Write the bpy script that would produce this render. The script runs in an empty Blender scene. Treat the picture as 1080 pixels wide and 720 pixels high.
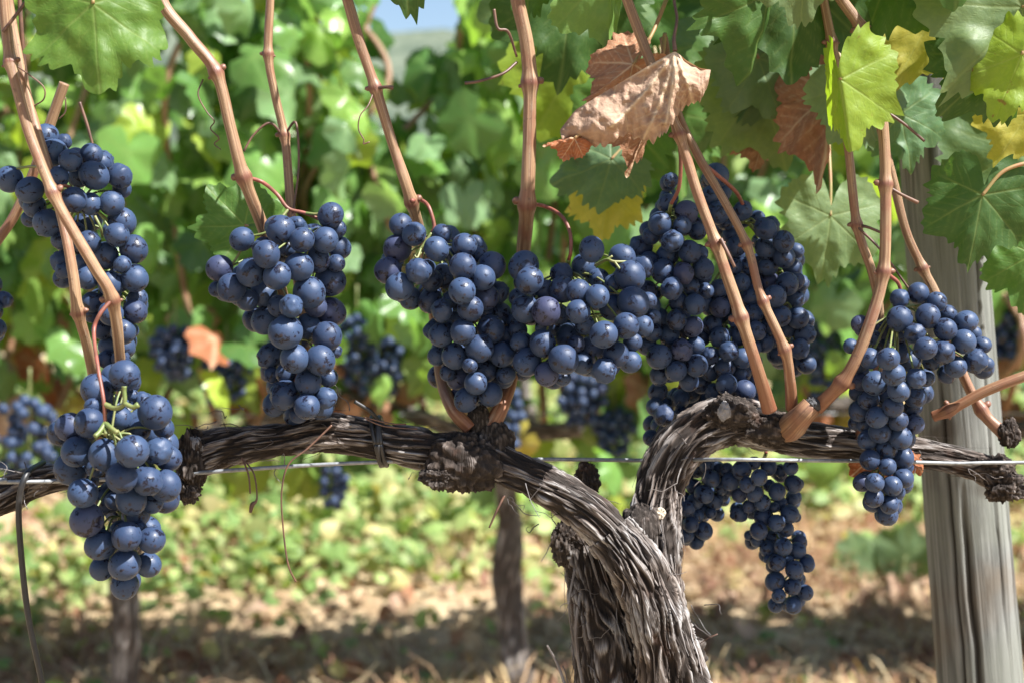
import bpy, math, random
import numpy as np
from mathutils import Vector, Matrix, Quaternion

# ------------------------------------------------------------------ camera, sky, sun, exposure
scene = bpy.context.scene
col = scene.collection
FPX = 1490.0                      # focal length in photo pixels (photo 1080 x 720)
CAM = np.array([0.0, -0.70, 0.66])
PITCH = math.radians(3.0)
cam_d = bpy.data.cameras.new('camera')
cam = bpy.data.objects.new('camera', cam_d); col.objects.link(cam)
cam.location = CAM
cam.rotation_euler = (math.radians(90) - PITCH, 0, 0)
cam_d.sensor_width = 36.0
cam_d.lens = FPX / 1080 * 36
cam_d.clip_start = 0.01; cam_d.clip_end = 2000
cam_d.dof.use_dof = True
cam_d.dof.focus_distance = 0.675
cam_d.dof.aperture_fstop = 9.5
scene.camera = cam

SUN = np.array([0.52, -0.29, 0.80]); SUN = SUN / np.linalg.norm(SUN)     # towards the sun
world = bpy.data.worlds.new('World'); scene.world = world
world.use_nodes = True
wn = world.node_tree.nodes; wl = world.node_tree.links
bg = wn['Background']
sky = wn.new('ShaderNodeTexSky'); sky.sky_type = 'NISHITA'; sky.sun_disc = False
sky.sun_elevation = math.asin(SUN[2]); sky.sun_rotation = math.atan2(SUN[0], SUN[1])
sky.air_density = 1.0; sky.dust_density = 1.0
wl.new(sky.outputs[0], bg.inputs[0]); bg.inputs[1].default_value = 0.06
sd = bpy.data.lights.new('sun', 'SUN'); sd.energy = 5.0; sd.angle = math.radians(0.5); sd.color = (1.0, 0.98, 0.95)
so = bpy.data.objects.new('sun', sd); col.objects.link(so)
so.rotation_euler = Vector(SUN).to_track_quat('Z', 'Y').to_euler()
so.location = (3, -3, 5)
scene.view_settings.view_transform = 'Standard'
scene.view_settings.look = 'None'
scene.view_settings.exposure = 1.58
scene.view_settings.gamma = 1.0

rng = np.random.default_rng(7)
random.seed(7)

# ------------------------------------------------------------------ helpers
def pt(u, v, y):
    """world point at depth plane y that the photo shows at pixel (u, v)"""
    dx = (u - 540) / FPX; dz = (360 - v) / FPX
    d = np.array([dx, math.cos(PITCH) + dz * math.sin(PITCH), -math.sin(PITCH) + dz * math.cos(PITCH)])
    return CAM + d * ((y - CAM[1]) / d[1])
def pxm(y):
    return (y - CAM[1]) / FPX

_T = rng.random(4096 * 2)
def vnoise(p):
    p = np.asarray(p, float); i = np.floor(p).astype(np.int64); f = p - i
    f = f * f * (3 - 2 * f)
    def h(a, b, c): return _T[((a * 73856093) ^ (b * 19349663) ^ (c * 83492791)) & 8191]
    x, y, z = i[..., 0], i[..., 1], i[..., 2]; fx, fy, fz = f[..., 0], f[..., 1], f[..., 2]
    r = 0
    for dx in (0, 1):
        for dy in (0, 1):
            for dz in (0, 1):
                w = (fx if dx else 1 - fx) * (fy if dy else 1 - fy) * (fz if dz else 1 - fz)
                r = r + w * h(x + dx, y + dy, z + dz)
    return r
def fbm(p, o=3):
    p = np.asarray(p, float); r = 0; a = .5; s = 0
    for k in range(o):
        r = r + a * vnoise(p * 2 ** k + 17.3 * k); s += a; a *= .5
    return r / s

def wloc(o):
    v = np.zeros(3)
    while o is not None:
        v = v + np.array(o.location); o = o.parent
    return v

def mk(name, V, F, m, parent=None, uv=None, attrs=None, smooth=True, loc=None):
    """one mesh object; V in world space; uv per vertex; attrs: name -> per-vertex float / rgba"""
    V = np.asarray(V, float)
    base = wloc(parent) if parent is not None else np.zeros(3)
    if loc is None: loc = np.zeros(3) if parent is not None else V.mean(0) * 0
    V = V - base - np.asarray(loc)
    me = bpy.data.meshes.new(name)
    if isinstance(F, np.ndarray): F = F.tolist()
    me.from_pydata(V.tolist(), [], F)
    if uv is not None:
        l = me.uv_layers.new(name='UVMap')
        vi = np.empty(len(me.loops), dtype=np.int32); me.loops.foreach_get('vertex_index', vi)
        l.data.foreach_set('uv', np.asarray(uv, float)[vi].ravel())
    for k, a in (attrs or {}).items():
        a = np.asarray(a, float)
        if a.ndim == 1:
            at = me.attributes.new(k, 'FLOAT', 'POINT'); at.data.foreach_set('value', a)
        else:
            if a.shape[1] == 3: a = np.concatenate([a, np.ones((len(a), 1))], 1)
            at = me.attributes.new(k, 'FLOAT_COLOR', 'POINT'); at.data.foreach_set('color', a.ravel())
    if smooth: me.polygons.foreach_set('use_smooth', [True] * len(me.polygons))
    me.materials.append(m)
    o = bpy.data.objects.new(name, me); col.objects.link(o)
    o.location = loc
    if parent is not None: o.parent = parent
    return o

def tag(o, label=None, cat=None, group=None, kind=None):
    if label: o['label'] = label
    if cat: o['category'] = cat
    if group: o['group'] = group
    if kind: o['kind'] = kind
    return o
def thing(name, loc, label, cat, group=None):
    o = bpy.data.objects.new(name, None); col.objects.link(o)
    o.location = loc; o.empty_display_size = 0.02
    return tag(o, label, cat, group)

class Acc:
    """collects pieces of ONE mesh"""
    def __init__(s): s.V = []; s.F = []; s.UV = []; s.A = {}; s.n = 0
    def add(s, V, F, uv=None, **at):
        V = np.asarray(V, float); off = s.n
        s.V.append(V); s.F += [tuple(int(i) + off for i in f) for f in F]
        s.UV.append(np.zeros((len(V), 2)) if uv is None else np.asarray(uv, float))
        for k, a in at.items(): s.A.setdefault(k, []).append(np.asarray(a, float))
        s.n += len(V)
    def build(s, name, m, parent=None, smooth=True):
        return mk(name, np.concatenate(s.V), s.F, m, parent, np.concatenate(s.UV),
                  {k: np.concatenate(a) for k, a in s.A.items()}, smooth)

def spline(P, step):
    """Catmull-Rom through rows of P (xyz + any other columns), resampled to about `step`"""
    P = np.asarray(P, float)
    if len(P) == 2: P = np.array([P[0], (P[0] + P[1]) / 2, P[1]])
    Q = np.vstack([2 * P[0] - P[1], P, 2 * P[-1] - P[-2]]); out = []
    for i in range(1, len(Q) - 2):
        n = max(2, int(np.linalg.norm(Q[i + 1, :3] - Q[i, :3]) / step))
        t = np.linspace(0, 1, n, endpoint=False)[:, None]
        a, b, c, d = Q[i - 1], Q[i], Q[i + 1], Q[i + 2]
        out.append(.5 * ((2 * b) + (c - a) * t + (2 * a - 5 * b + 4 * c - d) * t ** 2 + (3 * b - a - 3 * c + d) * t ** 3))
    out.append(P[-1:]); return np.vstack(out)
def frames(C):
    T = np.gradient(C, axis=0); T /= np.linalg.norm(T, axis=1)[:, None] + 1e-12
    N = np.zeros_like(C); a = np.array([0, -1.0, 0])
    if abs(T[0] @ a) > .9: a = np.array([1.0, 0, 0])
    n = a - T[0] * (a @ T[0]); n /= np.linalg.norm(n)
    for i in range(len(C)):
        n = n - T[i] * (n @ T[i]); n /= np.linalg.norm(n); N[i] = n
    return T, N, np.cross(T, N)
def tube(C, R, ns, disp=None, cap=True):
    """swept tube; disp(theta, s, R) -> radius factor grid"""
    C = np.asarray(C, float); R = np.broadcast_to(np.asarray(R, float), (len(C),))
    T, N, B = frames(C)
    s = np.concatenate([[0], np.cumsum(np.linalg.norm(np.diff(C, axis=0), axis=1))])
    th = np.linspace(0, 2 * np.pi, ns, endpoint=False)
    TH, S = np.meshgrid(th, s); f = np.ones_like(TH); h = np.ones_like(TH)
    if disp is not None: f, h = disp(TH, S, R[:, None])
    rr = R[:, None] * f
    V = C[:, None] + rr[..., None] * (np.cos(TH)[..., None] * N[:, None] + np.sin(TH)[..., None] * B[:, None])
    n = len(C); i = np.arange(n - 1)[:, None] * ns; j = np.arange(ns)[None]; k = (j + 1) % ns
    F = np.stack([i + j, i + k, i + ns + k, i + ns + j], -1).reshape(-1, 4).tolist()
    V = V.reshape(-1, 3); uv = np.stack([np.cos(TH) * R.mean() * 0 + TH / (2 * np.pi) * 2 * np.pi * R.mean(), S], -1).reshape(-1, 2)
    h = h.reshape(-1)
    if cap:
        V = np.vstack([V, C[0] , C[-1]]); uv = np.vstack([uv, [0, 0], [0, s[-1]]]); h = np.append(h, [.5, .5])
        m = n * ns
        F += [(m, (q + 1) % ns, q) for q in range(ns)] + [(m + 1, (n - 1) * ns + q, (n - 1) * ns + (q + 1) % ns) for q in range(ns)]
    return V, F, uv, h
def path(L, step=2.0):
    """rows (u, v, y, r px) -> centre line and radii in metres"""
    W = np.array([np.append(pt(u, v, y), r * pxm(y)) for u, v, y, r in L])
    S = spline(W, step * 0.00047); return S[:, :3], S[:, 3]

# ------------------------------------------------------------------ materials
class NT:
    def __init__(s, name):
        s.m = bpy.data.materials.new(name); s.m.use_nodes = True
        s.n = s.m.node_tree.nodes; s.l = s.m.node_tree.links
        s.b = s.n['Principled BSDF']; s.out = s.n['Material Output']
    def node(s, t, **k):
        o = s.n.new(t)
        for a, b in k.items(): setattr(o, a, b)
        return o
    def put(s, sock, v):
        if isinstance(v, bpy.types.NodeSocket): s.l.new(v, sock)
        elif isinstance(v, tuple) and len(v) == 3 and sock.type == 'RGBA': sock.default_value = (*v, 1)
        else: sock.default_value = v
    def coord(s, kind='Object'): return s.node('ShaderNodeTexCoord').outputs[kind]
    def mapping(s, v, scale=(1, 1, 1), loc=None):
        o = s.node('ShaderNodeMapping'); s.l.new(v, o.inputs[0]); o.inputs['Scale'].default_value = scale
        if loc is not None: s.put(o.inputs['Location'], loc)
        return o.outputs[0]
    def noise(s, v, scale, detail=3, rough=.55, dist=0, out=0):
        o = s.node('ShaderNodeTexNoise'); s.l.new(v, o.inputs['Vector']); o.inputs['Scale'].default_value = scale
        o.inputs['Detail'].default_value = detail; o.inputs['Roughness'].default_value = rough; o.inputs['Distortion'].default_value = dist
        return o.outputs[out]
    def ramp(s, f, a, b, lo=0.0, hi=1.0):
        o = s.node('ShaderNodeMapRange'); o.interpolation_type = 'SMOOTHSTEP'; s.put(o.inputs[0], f)
        o.inputs[1].default_value = a; o.inputs[2].default_value = b; o.inputs[3].default_value = lo; o.inputs[4].default_value = hi
        return o.outputs[0]
    def mix(s, f, a, b, mode='MIX'):
        o = s.node('ShaderNodeMix', data_type='RGBA', blend_type=mode); s.put(o.inputs[0], f); s.put(o.inputs[6], a); s.put(o.inputs[7], b)
        return o.outputs[2]
    def math(s, op, a, b=0.0):
        o = s.node('ShaderNodeMath', operation=op); s.put(o.inputs[0], a); s.put(o.inputs[1], b); return o.outputs[0]
    def attr(s, n): return s.node('ShaderNodeAttribute', attribute_name=n)
    def set(s, **k):
        for a, v in k.items(): s.put(s.b.inputs[a.replace('_', ' ')], v)
    def bump(s, h, dist, st=1.0):
        o = s.node('ShaderNodeBump'); s.put(o.inputs['Height'], h); o.inputs['Distance'].default_value = dist; o.inputs['Strength'].default_value = st
        s.l.new(o.outputs[0], s.b.inputs['Normal']); return o.outputs[0]

def m_berry():
    t = NT('grape_skin'); oi = t.node('ShaderNodeObjectInfo')
    co = t.coord()
    off = t.node('ShaderNodeVectorMath', operation='ADD'); t.l.new(co, off.inputs[0])
    cmb = t.node('ShaderNodeCombineXYZ'); r37 = t.math('MULTIPLY', oi.outputs['Random'], 37.0); r91 = t.math('MULTIPLY', oi.outputs['Random'], 91.0)
    t.put(cmb.inputs[0], r37); t.put(cmb.inputs[1], r91); t.put(cmb.inputs[2], r37)
    t.l.new(cmb.outputs[0], off.inputs[1]); v = off.outputs[0]       # object space is in berry radii
    big = t.noise(v, 1.5, 3, .6, .6); fine = t.noise(v, 9, 3, .65); mid = t.noise(v, 4, 3, .6, .3)
    rub = t.ramp(big, .555, .62)                                      # bloom rubbed off
    spk = t.ramp(mid, .655, .70)
    rub = t.math('MAXIMUM', rub, spk)
    rub = t.math('MULTIPLY', rub, t.ramp(fine, .25, .5))
    var = t.math('FRACT', t.math('MULTIPLY', oi.outputs['Random'], 13.7))
    bloom = t.mix(var, (.017, .033, .074), (.030, .055, .112))
    bloom = t.mix(t.ramp(mid, .3, .65), t.mix(.38, bloom, (.035, .042, .085)), bloom)
    fr = t.math('FRACT', t.math('MULTIPLY', oi.outputs['Random'], 51.3))
    bloom = t.mix(t.ramp(fr, .92, 1.0, 0, .22), bloom, (.08, .05, .09))
    skin = (.007, .006, .013)
    c = t.mix(t.math('MULTIPLY', rub, .95), bloom, skin)
    sx = t.node('ShaderNodeSeparateXYZ'); t.l.new(co, sx.inputs[0])
    c = t.mix(t.ramp(sx.outputs[2], -1.05, -1.03, .8, 0), c, (.03, .02, .02))
    t.set(Base_Color=c, Roughness=t.ramp(rub, 0, 1, .50, .26), Specular_IOR_Level=.30)
    t.b.inputs['Sheen Weight'].default_value = .03; t.b.inputs['Sheen Tint'].default_value = (.6, .72, 1, 1)
    t.b.inputs['Sheen Roughness'].default_value = .5
    t.bump(t.math('ADD', mid, t.math('MULTIPLY', fine, .4)), .0004, .25)
    return t.m
def m_bark(name='vine_bark', light=(.40, .385, .375), dark=(.034, .027, .023), mid=(.155, .130, .115), s=1.0):
    t = NT(name); uv = t.coord('UV'); h = t.attr('h').outputs['Fac']
    f1 = t.noise(t.mapping(uv, (700 * s, 26 * s, 1)), 1, 4, .6, .4)
    f2 = t.noise(t.mapping(uv, (2000 * s, 60 * s, 1)), 1, 3, .6, .2)
    blot = t.noise(t.coord(), 60 * s, 4, .6)
    k = t.math('ADD', t.math('MULTIPLY', h, .62), t.math('MULTIPLY', f1, .40))
    c = t.mix(t.ramp(k, .40, .64), dark, mid)
    c = t.mix(t.ramp(t.math('ADD', k, t.math('MULTIPLY', blot, .22)), .66, .92), c, light)
    big = t.noise(t.coord(), 28 * s, 3, .6); c = t.mix(t.ramp(big, .42, .62, 0, .6), c, t.mix(1, c, (.62, .50, .42), 'MULTIPLY'))
    c = t.mix(t.ramp(f2, .36, .60, .6, 0), c, dark)
    c = t.mix(t.ramp(blot, .58, .75, 0, .45), c, (.11, .055, .035))
    t.set(Base_Color=c, Roughness=.85, Specular_IOR_Level=.25)
    t.bump(t.math('ADD', f1, t.math('MULTIPLY', f2, .8)), .0017 / s, .9)
    return t.m
def m_cane(name, a=(.31, .20, .115), b=(.155, .082, .045)):
    t = NT(name); uv = t.coord('UV')
    st = t.noise(t.mapping(uv, (900, 9, 1)), 1, 3, .6, .1)
    blot = t.noise(t.coord(), 70, 3, .6); h = t.attr('h').outputs['Fac']; rp = t.attr('ripe').outputs['Fac']
    c = t.mix(t.ramp(st, .36, .62), b, a)
    c = t.mix(t.math('MULTIPLY', rp, t.ramp(blot, .25, .5, .5, .9)), c, (.17, .055, .028))
    c = t.mix(t.ramp(blot, .46, .68, 0, .7), c, (.20, .085, .05))
    c = t.mix(t.ramp(t.noise(t.mapping(uv, (300, 30, 1)), 1, 3), .58, .7, 0, .5), c, (.36, .29, .225))
    c = t.mix(t.ramp(t.noise(t.coord(), 420, 2), .64, .74, 0, .6), c, (.10, .05, .035))
    c = t.mix(h, c, (.13, .05, .035))
    t.set(Base_Color=c, Roughness=.45, Specular_IOR_Level=.4)
    t.bump(st, .0005, .7); return t.m
def m_stem(name, a, b):
    t = NT(name); n = t.noise(t.coord(), 160, 3); t.set(Base_Color=t.mix(t.ramp(n, .35, .65), a, b), Roughness=.5); return t.m
def m_leaf(name, spots=(.10, .05, .025), spot_lo=.71, transl=.45, under=(.20, .26, .13), gloss=.50, scale=1.0):
    """vine leaf: tint attribute = its own green, vein attribute = ribs, paler underside"""
    t = NT(name); tint = t.attr('tint').outputs['Color']; vein = t.attr('vein').outputs['Fac']
    co = t.coord(); n1 = t.noise(co, 55 * scale, 4, .6); n2 = t.noise(co, 300 * scale, 3, .6)
    c = t.mix(t.ramp(n1, .3, .7, .28, 0), tint, t.mix(1, tint, (.55, .75, .45), 'MULTIPLY'))
    c = t.mix(t.ramp(n2, .4, .65, 0, .18), c, t.mix(1, tint, (1.5, 1.35, 1.1), 'MULTIPLY'))
    c = t.mix(t.math('MULTIPLY', vein, .5), c, t.mix(.45, tint, (.34, .38, .14)))
    sp = t.ramp(t.noise(co, 170 * scale, 3, .6, .4), spot_lo, spot_lo + .08, 0, .75)
    c = t.mix(sp, c, spots)
    geo = t.node('ShaderNodeNewGeometry')
    cb = t.mix(.45, c, under)
    cf = t.mix(geo.outputs['Backfacing'], c, cb)
    t.set(Base_Color=cf, Roughness=t.ramp(geo.outputs['Backfacing'], 0, 1, gloss, .7), Specular_IOR_Level=.36)
    nb = t.bump(t.math('ADD', t.math('MULTIPLY', n2, .5), t.math('ADD', n1, t.math('MULTIPLY', vein, -.35))), .0010, .5)
    tr = t.node('ShaderNodeBsdfTranslucent')
    t.put(tr.inputs[0], t.mix(1, c, (1.4, 1.5, .6), 'MULTIPLY')); t.l.new(nb, tr.inputs['Normal'])
    ms = t.node('ShaderNodeMixShader'); ms.inputs[0].default_value = transl
    t.l.new(t.b.outputs[0], ms.inputs[1]); t.l.new(tr.outputs[0], ms.inputs[2]); t.l.new(ms.outputs[0], t.out.inputs[0])
    return t.m
def m_dry():
    t = NT('dry_leaf'); tint = t.attr('tint').outputs['Color']; vein = t.attr('vein').outputs['Fac']; co = t.coord()
    n1 = t.noise(co, 60, 4, .65); n2 = t.noise(co, 350, 3, .6)
    c = t.mix(t.ramp(n1, .35, .65, .6, 0), tint, t.mix(1, tint, (.55, .42, .36), 'MULTIPLY'))
    c = t.mix(t.ramp(n2, .4, .7, 0, .35), c, t.mix(1, tint, (1.35, 1.3, 1.3), 'MULTIPLY'))
    c = t.mix(t.math('MULTIPLY', vein, .65), c, (.58, .46, .31))
    t.set(Base_Color=c, Roughness=.75, Specular_IOR_Level=.3)
    nb = t.bump(t.math('ADD', n1, t.math('MULTIPLY', n2, .5)), .0022, .8)
    tr = t.node('ShaderNodeBsdfTranslucent'); t.put(tr.inputs[0], t.mix(1, c, (1.2, .9, .6), 'MULTIPLY'))
    ms = t.node('ShaderNodeMixShader'); ms.inputs[0].default_value = .15
    t.l.new(t.b.outputs[0], ms.inputs[1]); t.l.new(tr.outputs[0], ms.inputs[2]); t.l.new(ms.outputs[0], t.out.inputs[0])
    return t.m
def m_post():
    t = NT('weathered_post_wood'); uv = t.coord('UV')
    g = t.noise(t.mapping(uv, (150, 5, 1)), 1, 5, .65, 1.2); g2 = t.noise(t.mapping(uv, (900, 9, 1)), 1, 3, .6, .2)
    b = t.noise(t.coord(), 9, 4, .6, .3)
    c = t.mix(t.ramp(g, .34, .66), (.070, .071, .067), (.215, .218, .205))
    c = t.mix(t.ramp(b, .42, .62, .0, .55), c, (.17, .18, .15))
    c = t.mix(t.ramp(b, .35, .5, .5, 0), c, (.14, .105, .07))
    c = t.mix(t.ramp(g2, .30, .42, .75, 0), c, (.06, .05, .04))
    kn = t.noise(t.mapping(t.coord(), (22, 22, 11)), 1, 2, .5, .6); c = t.mix(t.ramp(kn, .66, .74, 0, .7), c, (.05, .038, .03))
    c = t.mix(t.attr('h').outputs['Fac'], (.02, .016, .013), c)
    t.set(Base_Color=c, Roughness=.85, Specular_IOR_Level=.2); t.bump(t.math('ADD', g, g2), .0010, .6); return t.m
def m_plain(name, c, rough=.6, metal=0.0):
    t = NT(name); n = t.noise(t.coord(), 300, 3)
    t.set(Base_Color=t.mix(t.ramp(n, .3, .7), c, tuple(x * .6 for x in c)), Roughness=rough, Metallic=metal); return t.m
def m_ground():
    t = NT('dry_soil'); co = t.coord()
    a = t.noise(co, 1.3, 5, .65); b = t.noise(co, 9, 5, .65, .3); c_ = t.noise(co, 70, 4, .7)
    c = t.mix(t.ramp(b, .35, .65), (.31, .22, .13), (.50, .40, .26))
    c = t.mix(t.ramp(a, .45, .62, 0, .6), c, (.20, .13, .075))
    c = t.mix(t.ramp(c_, .35, .5, .6, 0), c, (.16, .105, .06))
    t.set(Base_Color=c, Roughness=.95, Specular_IOR_Level=.1); t.bump(t.math('ADD', b, t.math('MULTIPLY', c_, .35)), .02, .8); return t.m
def m_hill():
    t = NT('wooded_hill'); co = t.coord(); n = t.noise(co, .12, 5, .7); n2 = t.noise(co, .02, 3)
    t.set(Base_Color=t.mix(t.ramp(n, .35, .65), (.055, .075, .055), (.13, .15, .11)), Roughness=1.0, Specular_IOR_Level=0.0); return t.m
def m_vert(name, rough=.8, transl=.0):
    t = NT(name); c = t.attr('tint').outputs['Color']; t.set(Base_Color=c, Roughness=rough, Specular_IOR_Level=.3)
    if transl:
        tr = t.node('ShaderNodeBsdfTranslucent'); t.put(tr.inputs[0], t.mix(1, c, (1.7, 1.6, .7), 'MULTIPLY'))
        ms = t.node('ShaderNodeMixShader'); ms.inputs[0].default_value = transl
        t.l.new(t.b.outputs[0], ms.inputs[1]); t.l.new(tr.outputs[0], ms.inputs[2]); t.l.new(ms.outputs[0], t.out.inputs[0])
    return t.m

BERRY = m_berry()
BARK = m_bark(); BARKDARK = m_bark('old_knot_bark', (.20, .17, .15), (.020, .015, .012), (.075, .05, .04), 1.3)
ROWBARK = m_bark('weathered_row_bark', (.48, .46, .44), (.08, .068, .06), (.26, .225, .20))
STRIP = m_bark('shredded_bark', (.36, .345, .34), (.045, .036, .032), (.17, .15, .14), 1.0)
CANE = m_cane('cane_bark'); CANERED = m_cane('spur_bark', (.33, .20, .11), (.15, .085, .05))
STEMRED = m_stem('red_bunch_stem', (.22, .065, .045), (.14, .05, .03)); STEMGREEN = m_stem('green_bunch_stem', (.11, .15, .04), (.17, .17, .06))
STEMBROWN = m_stem('brown_tendril', (.13, .065, .04), (.07, .035, .025)); PETIOLE = m_stem('petiole_skin', (.30, .15, .07), (.24, .20, .07))
LEAF = m_leaf('vine_leaf'); LEAFYEL = m_leaf('yellowing_vine_leaf', (.20, .09, .03), .66, .45, (.32, .33, .14))
LEAFBG = m_leaf('row_leaf', (.17, .10, .05), .70, .42, (.26, .34, .20), .30, .7)
DRY = m_dry(); POST = m_post()
WIRE = m_plain('galvanised_wire', (.30, .315, .33), .55, .4); BLACK = m_plain('black_plastic', (.022, .022, .024), .45)
CUTWOOD = m_plain('pale_cut_wood', (.52, .44, .34), .8); GREYWOOD = m_plain('grey_dead_wood', (.055, .054, .056), .8); ASHWOOD = m_plain('ash_grey_dead_wood', (.26, .25, .25), .85)
SPURWOOD = m_stem('brown_spur_bark', (.30, .165, .08), (.17, .09, .05))
GROUND = m_ground(); HILL = m_hill(); WEED = m_vert('weed_leaf', .55, .35); STRAW = m_vert('dry_straw', .85, .15)

# ------------------------------------------------------------------ ground, hills
def warped(n, near, far):
    t = np.linspace(-1, 1, n); return near * t + far * np.sign(t) * np.abs(t) ** 9
gx = warped(261, 4.0, 500); gy = warped(341, 5.5, 500) + 2.5
X, Y = np.meshgrid(gx, gy)
def gz(x, y):
    x = np.asarray(x, float); y = np.asarray(y, float)
    P = np.stack([x, y, np.zeros_like(x)], -1)
    w = np.clip(1 - np.hypot(x, y - 2) / 14, 0, 1)
    return w * ((fbm(P * 2.2, 3) - .5) * .10 + (fbm(P * 11, 3) - .5) * .035 + (fbm(P * 38, 2) - .5) * .02)
Z = gz(X, Y) - .012
ny, nx = X.shape
i = np.arange(ny - 1)[:, None] * nx; j = np.arange(nx - 1)[None]
F = np.stack([i + j, i + j + 1, i + nx + j + 1, i + nx + j], -1).reshape(-1, 4)
tag(mk('ground', np.stack([X, Y, Z], -1).reshape(-1, 3), F, GROUND), kind='structure')
hx = np.linspace(-420, 420, 170); hy = np.linspace(150, 430, 60); HX, HY = np.meshgrid(hx, hy)
HP = np.stack([HX, HY, 0 * HX], -1)
HZ = -2 + (53 + 22 * (fbm(HP * .008, 3) - .5)) * np.sin(np.clip((HY - 150) / 280, 0, 1) * np.pi) ** .8 * (1 - .14 * ((HX + 20) / 200) ** 2 * .4) + 9 * (fbm(HP * .06, 4) - .5)
ny, nx = HX.shape
i = np.arange(ny - 1)[:, None] * nx; j = np.arange(nx - 1)[None]
F = np.stack([i + j, i + j + 1, i + nx + j + 1, i + nx + j], -1).reshape(-1, 4)
tag(mk('hills', np.stack([HX, HY, HZ], -1).reshape(-1, 3), F, HILL), kind='structure')

# ------------------------------------------------------------------ leaf meshes
LOBES = [(0, 1.0, .34), (.92, .92, .34), (-.92, .92, .34), (1.9, .80, .42), (-1.9, .80, .42)]
def outline(th, teeth=38, amp=.075, ph=0.0, asym=0.0):
    r = np.full_like(th, .70)
    for a, l, w in LOBES:
        d = np.abs((th - a + np.pi) % (2 * np.pi) - np.pi)
        r = np.maximum(r, .70 + (l - .70) * np.exp(-(d / w) ** 2 * 1.1))
    back = np.abs(np.abs(th) - np.pi)
    r = r * (1 - .80 * np.exp(-(back / .30) ** 2))
    wp = .35 * np.sin(th * 5 + ph * 9) + .25 * np.sin(th * 11 + ph * 23); am = 1 + .45 * np.sin(th * 4 + ph * 31) * (1 if len(th) > 60 else 0)
    amp = amp * am; saw = ((th * teeth / (2 * np.pi) + ph + wp) % 1.0); saw = np.where(saw < .62, saw / .62, (1 - saw) / .38)
    big = ((th * teeth / 3 / (2 * np.pi) + ph * .7 + wp * .6) % 1.0); big = np.where(big < .6, big / .6, (1 - big) / .4)
    return r * (1 + amp * (saw - .5) + amp * (.7 if len(th) > 60 else 1.6) * (big - .5)) * (1 + asym * np.sin(th + .7))
def leaf_mesh(na=200, nr=26, seed=0, fold=0.0, cup=.15, wave=.13, curl=0.0, teeth=32, crumple=0.0, quilt=.008):
    """unit leaf: petiole end at origin, tip at +Y, upper side +Z. returns V, F, vein"""
    g = np.random.default_rng(seed)
    th = np.linspace(-np.pi, np.pi, na, endpoint=False)
    ro = outline(th, teeth, .115 if na > 60 else .10, g.random(), g.uniform(-.08, .08))
    t = np.linspace(0, 1, nr + 1)[1:]
    R = t[:, None] * ro[None]; TH = np.broadcast_to(th, R.shape)
    x = np.sin(TH) * R; y = np.cos(TH) * R
    vein = np.zeros_like(x); dist = np.full_like(x, 9.0)
    for a, l, w in LOBES:
        dx, dy = math.sin(a), math.cos(a)
        al = x * dx + y * dy; ac = x * dy - y * dx
        wd = .014 * (1.15 - np.clip(al, 0, 1)) + .003
        vein = np.maximum(vein, np.where(al > 0, np.exp(-(ac / wd) ** 2), 0)); dist = np.minimum(dist, np.where(al > 0, np.abs(ac), 9))
        for sgn in (-1, 1):
            for k in range(5):
                p0 = l * (.20 + .16 * k); b = a + sgn * .85
                qx, qy = x - dx * p0, y - dy * p0; ex, ey = math.sin(b), math.cos(b)
                al2 = qx * ex + qy * ey; ac2 = qx * ey - qy * ex + .25 * al2 ** 2 * sgn
                vein = np.maximum(vein, .45 * np.where((al2 > 0) & (al2 < .36), np.exp(-(ac2 / .008) ** 2), 0))
    off = g.uniform(0, 50, 3)
    P = np.stack([x, y, 0 * x], -1)
    rr = np.hypot(x, y)
    z = -cup * rr ** 2 + wave * (fbm(P * 2.6 + off, 2) - .5) * 2 * np.clip(rr * 1.6, 0, 1) + quilt * np.clip(dist, 0, .12) / .12
    z = z + wave * .9 * np.sin(TH * 7 + off[0] + 2 * np.sin(TH * 2)) * np.clip(rr - .3, 0, 1) * .5 + (.035 if na > 60 else 0) * (fbm(P * 6 + off, 2) - .5)
    if crumple: z = z + crumple * (fbm(P * 5 + off, 3) - .5) * 2
    if curl:                                                     # roll along the midrib
        ang = curl * y; z2 = z + np.where(y > 0, -(1 - np.cos(ang)) / abs(curl) * np.sign(curl), 0); y2 = np.where(y > 0, np.sin(ang) / curl, y); z, y = z2, y2
    if fold:
        a = fold * np.tanh(np.abs(x) / .06)
        x, z = x * np.cos(a) + z * np.sin(a) * np.sign(x), z * np.cos(a) - np.abs(x) * np.sin(a)
    V = np.vstack([[0, 0, 0], np.stack([x, y, z], -1).reshape(-1, 3)])
    vein = np.append(1.0, vein.ravel())
    F = [(0, 1 + (q + 1) % na, 1 + q) for q in range(na)]
    for r in range(nr - 1):
        o = 1 + r * na
        for q in range(na):
            k = (q + 1) % na; F.append((o + q, o + k, o + na + k, o + na + q))
    return V, F, vein
def basis(tip, nrm):
    t = np.asarray(tip, float); L = np.linalg.norm(t); t = t / L
    n = np.asarray(nrm, float); n = n - t * (n @ t); n /= np.linalg.norm(n)
    return np.stack([np.cross(t, n), t, n], 1), L

GREEN = (.075, .155, .035); DKGREEN = (.050, .105, .027); YGREEN = (.20, .28, .03); YELLOW = (.36, .32, .06); PALE = (.15, .21, .09)
BROWN = (.30, .155, .085); RUST = (.30, .11, .045); TAN = (.37, .255, .18)

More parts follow.
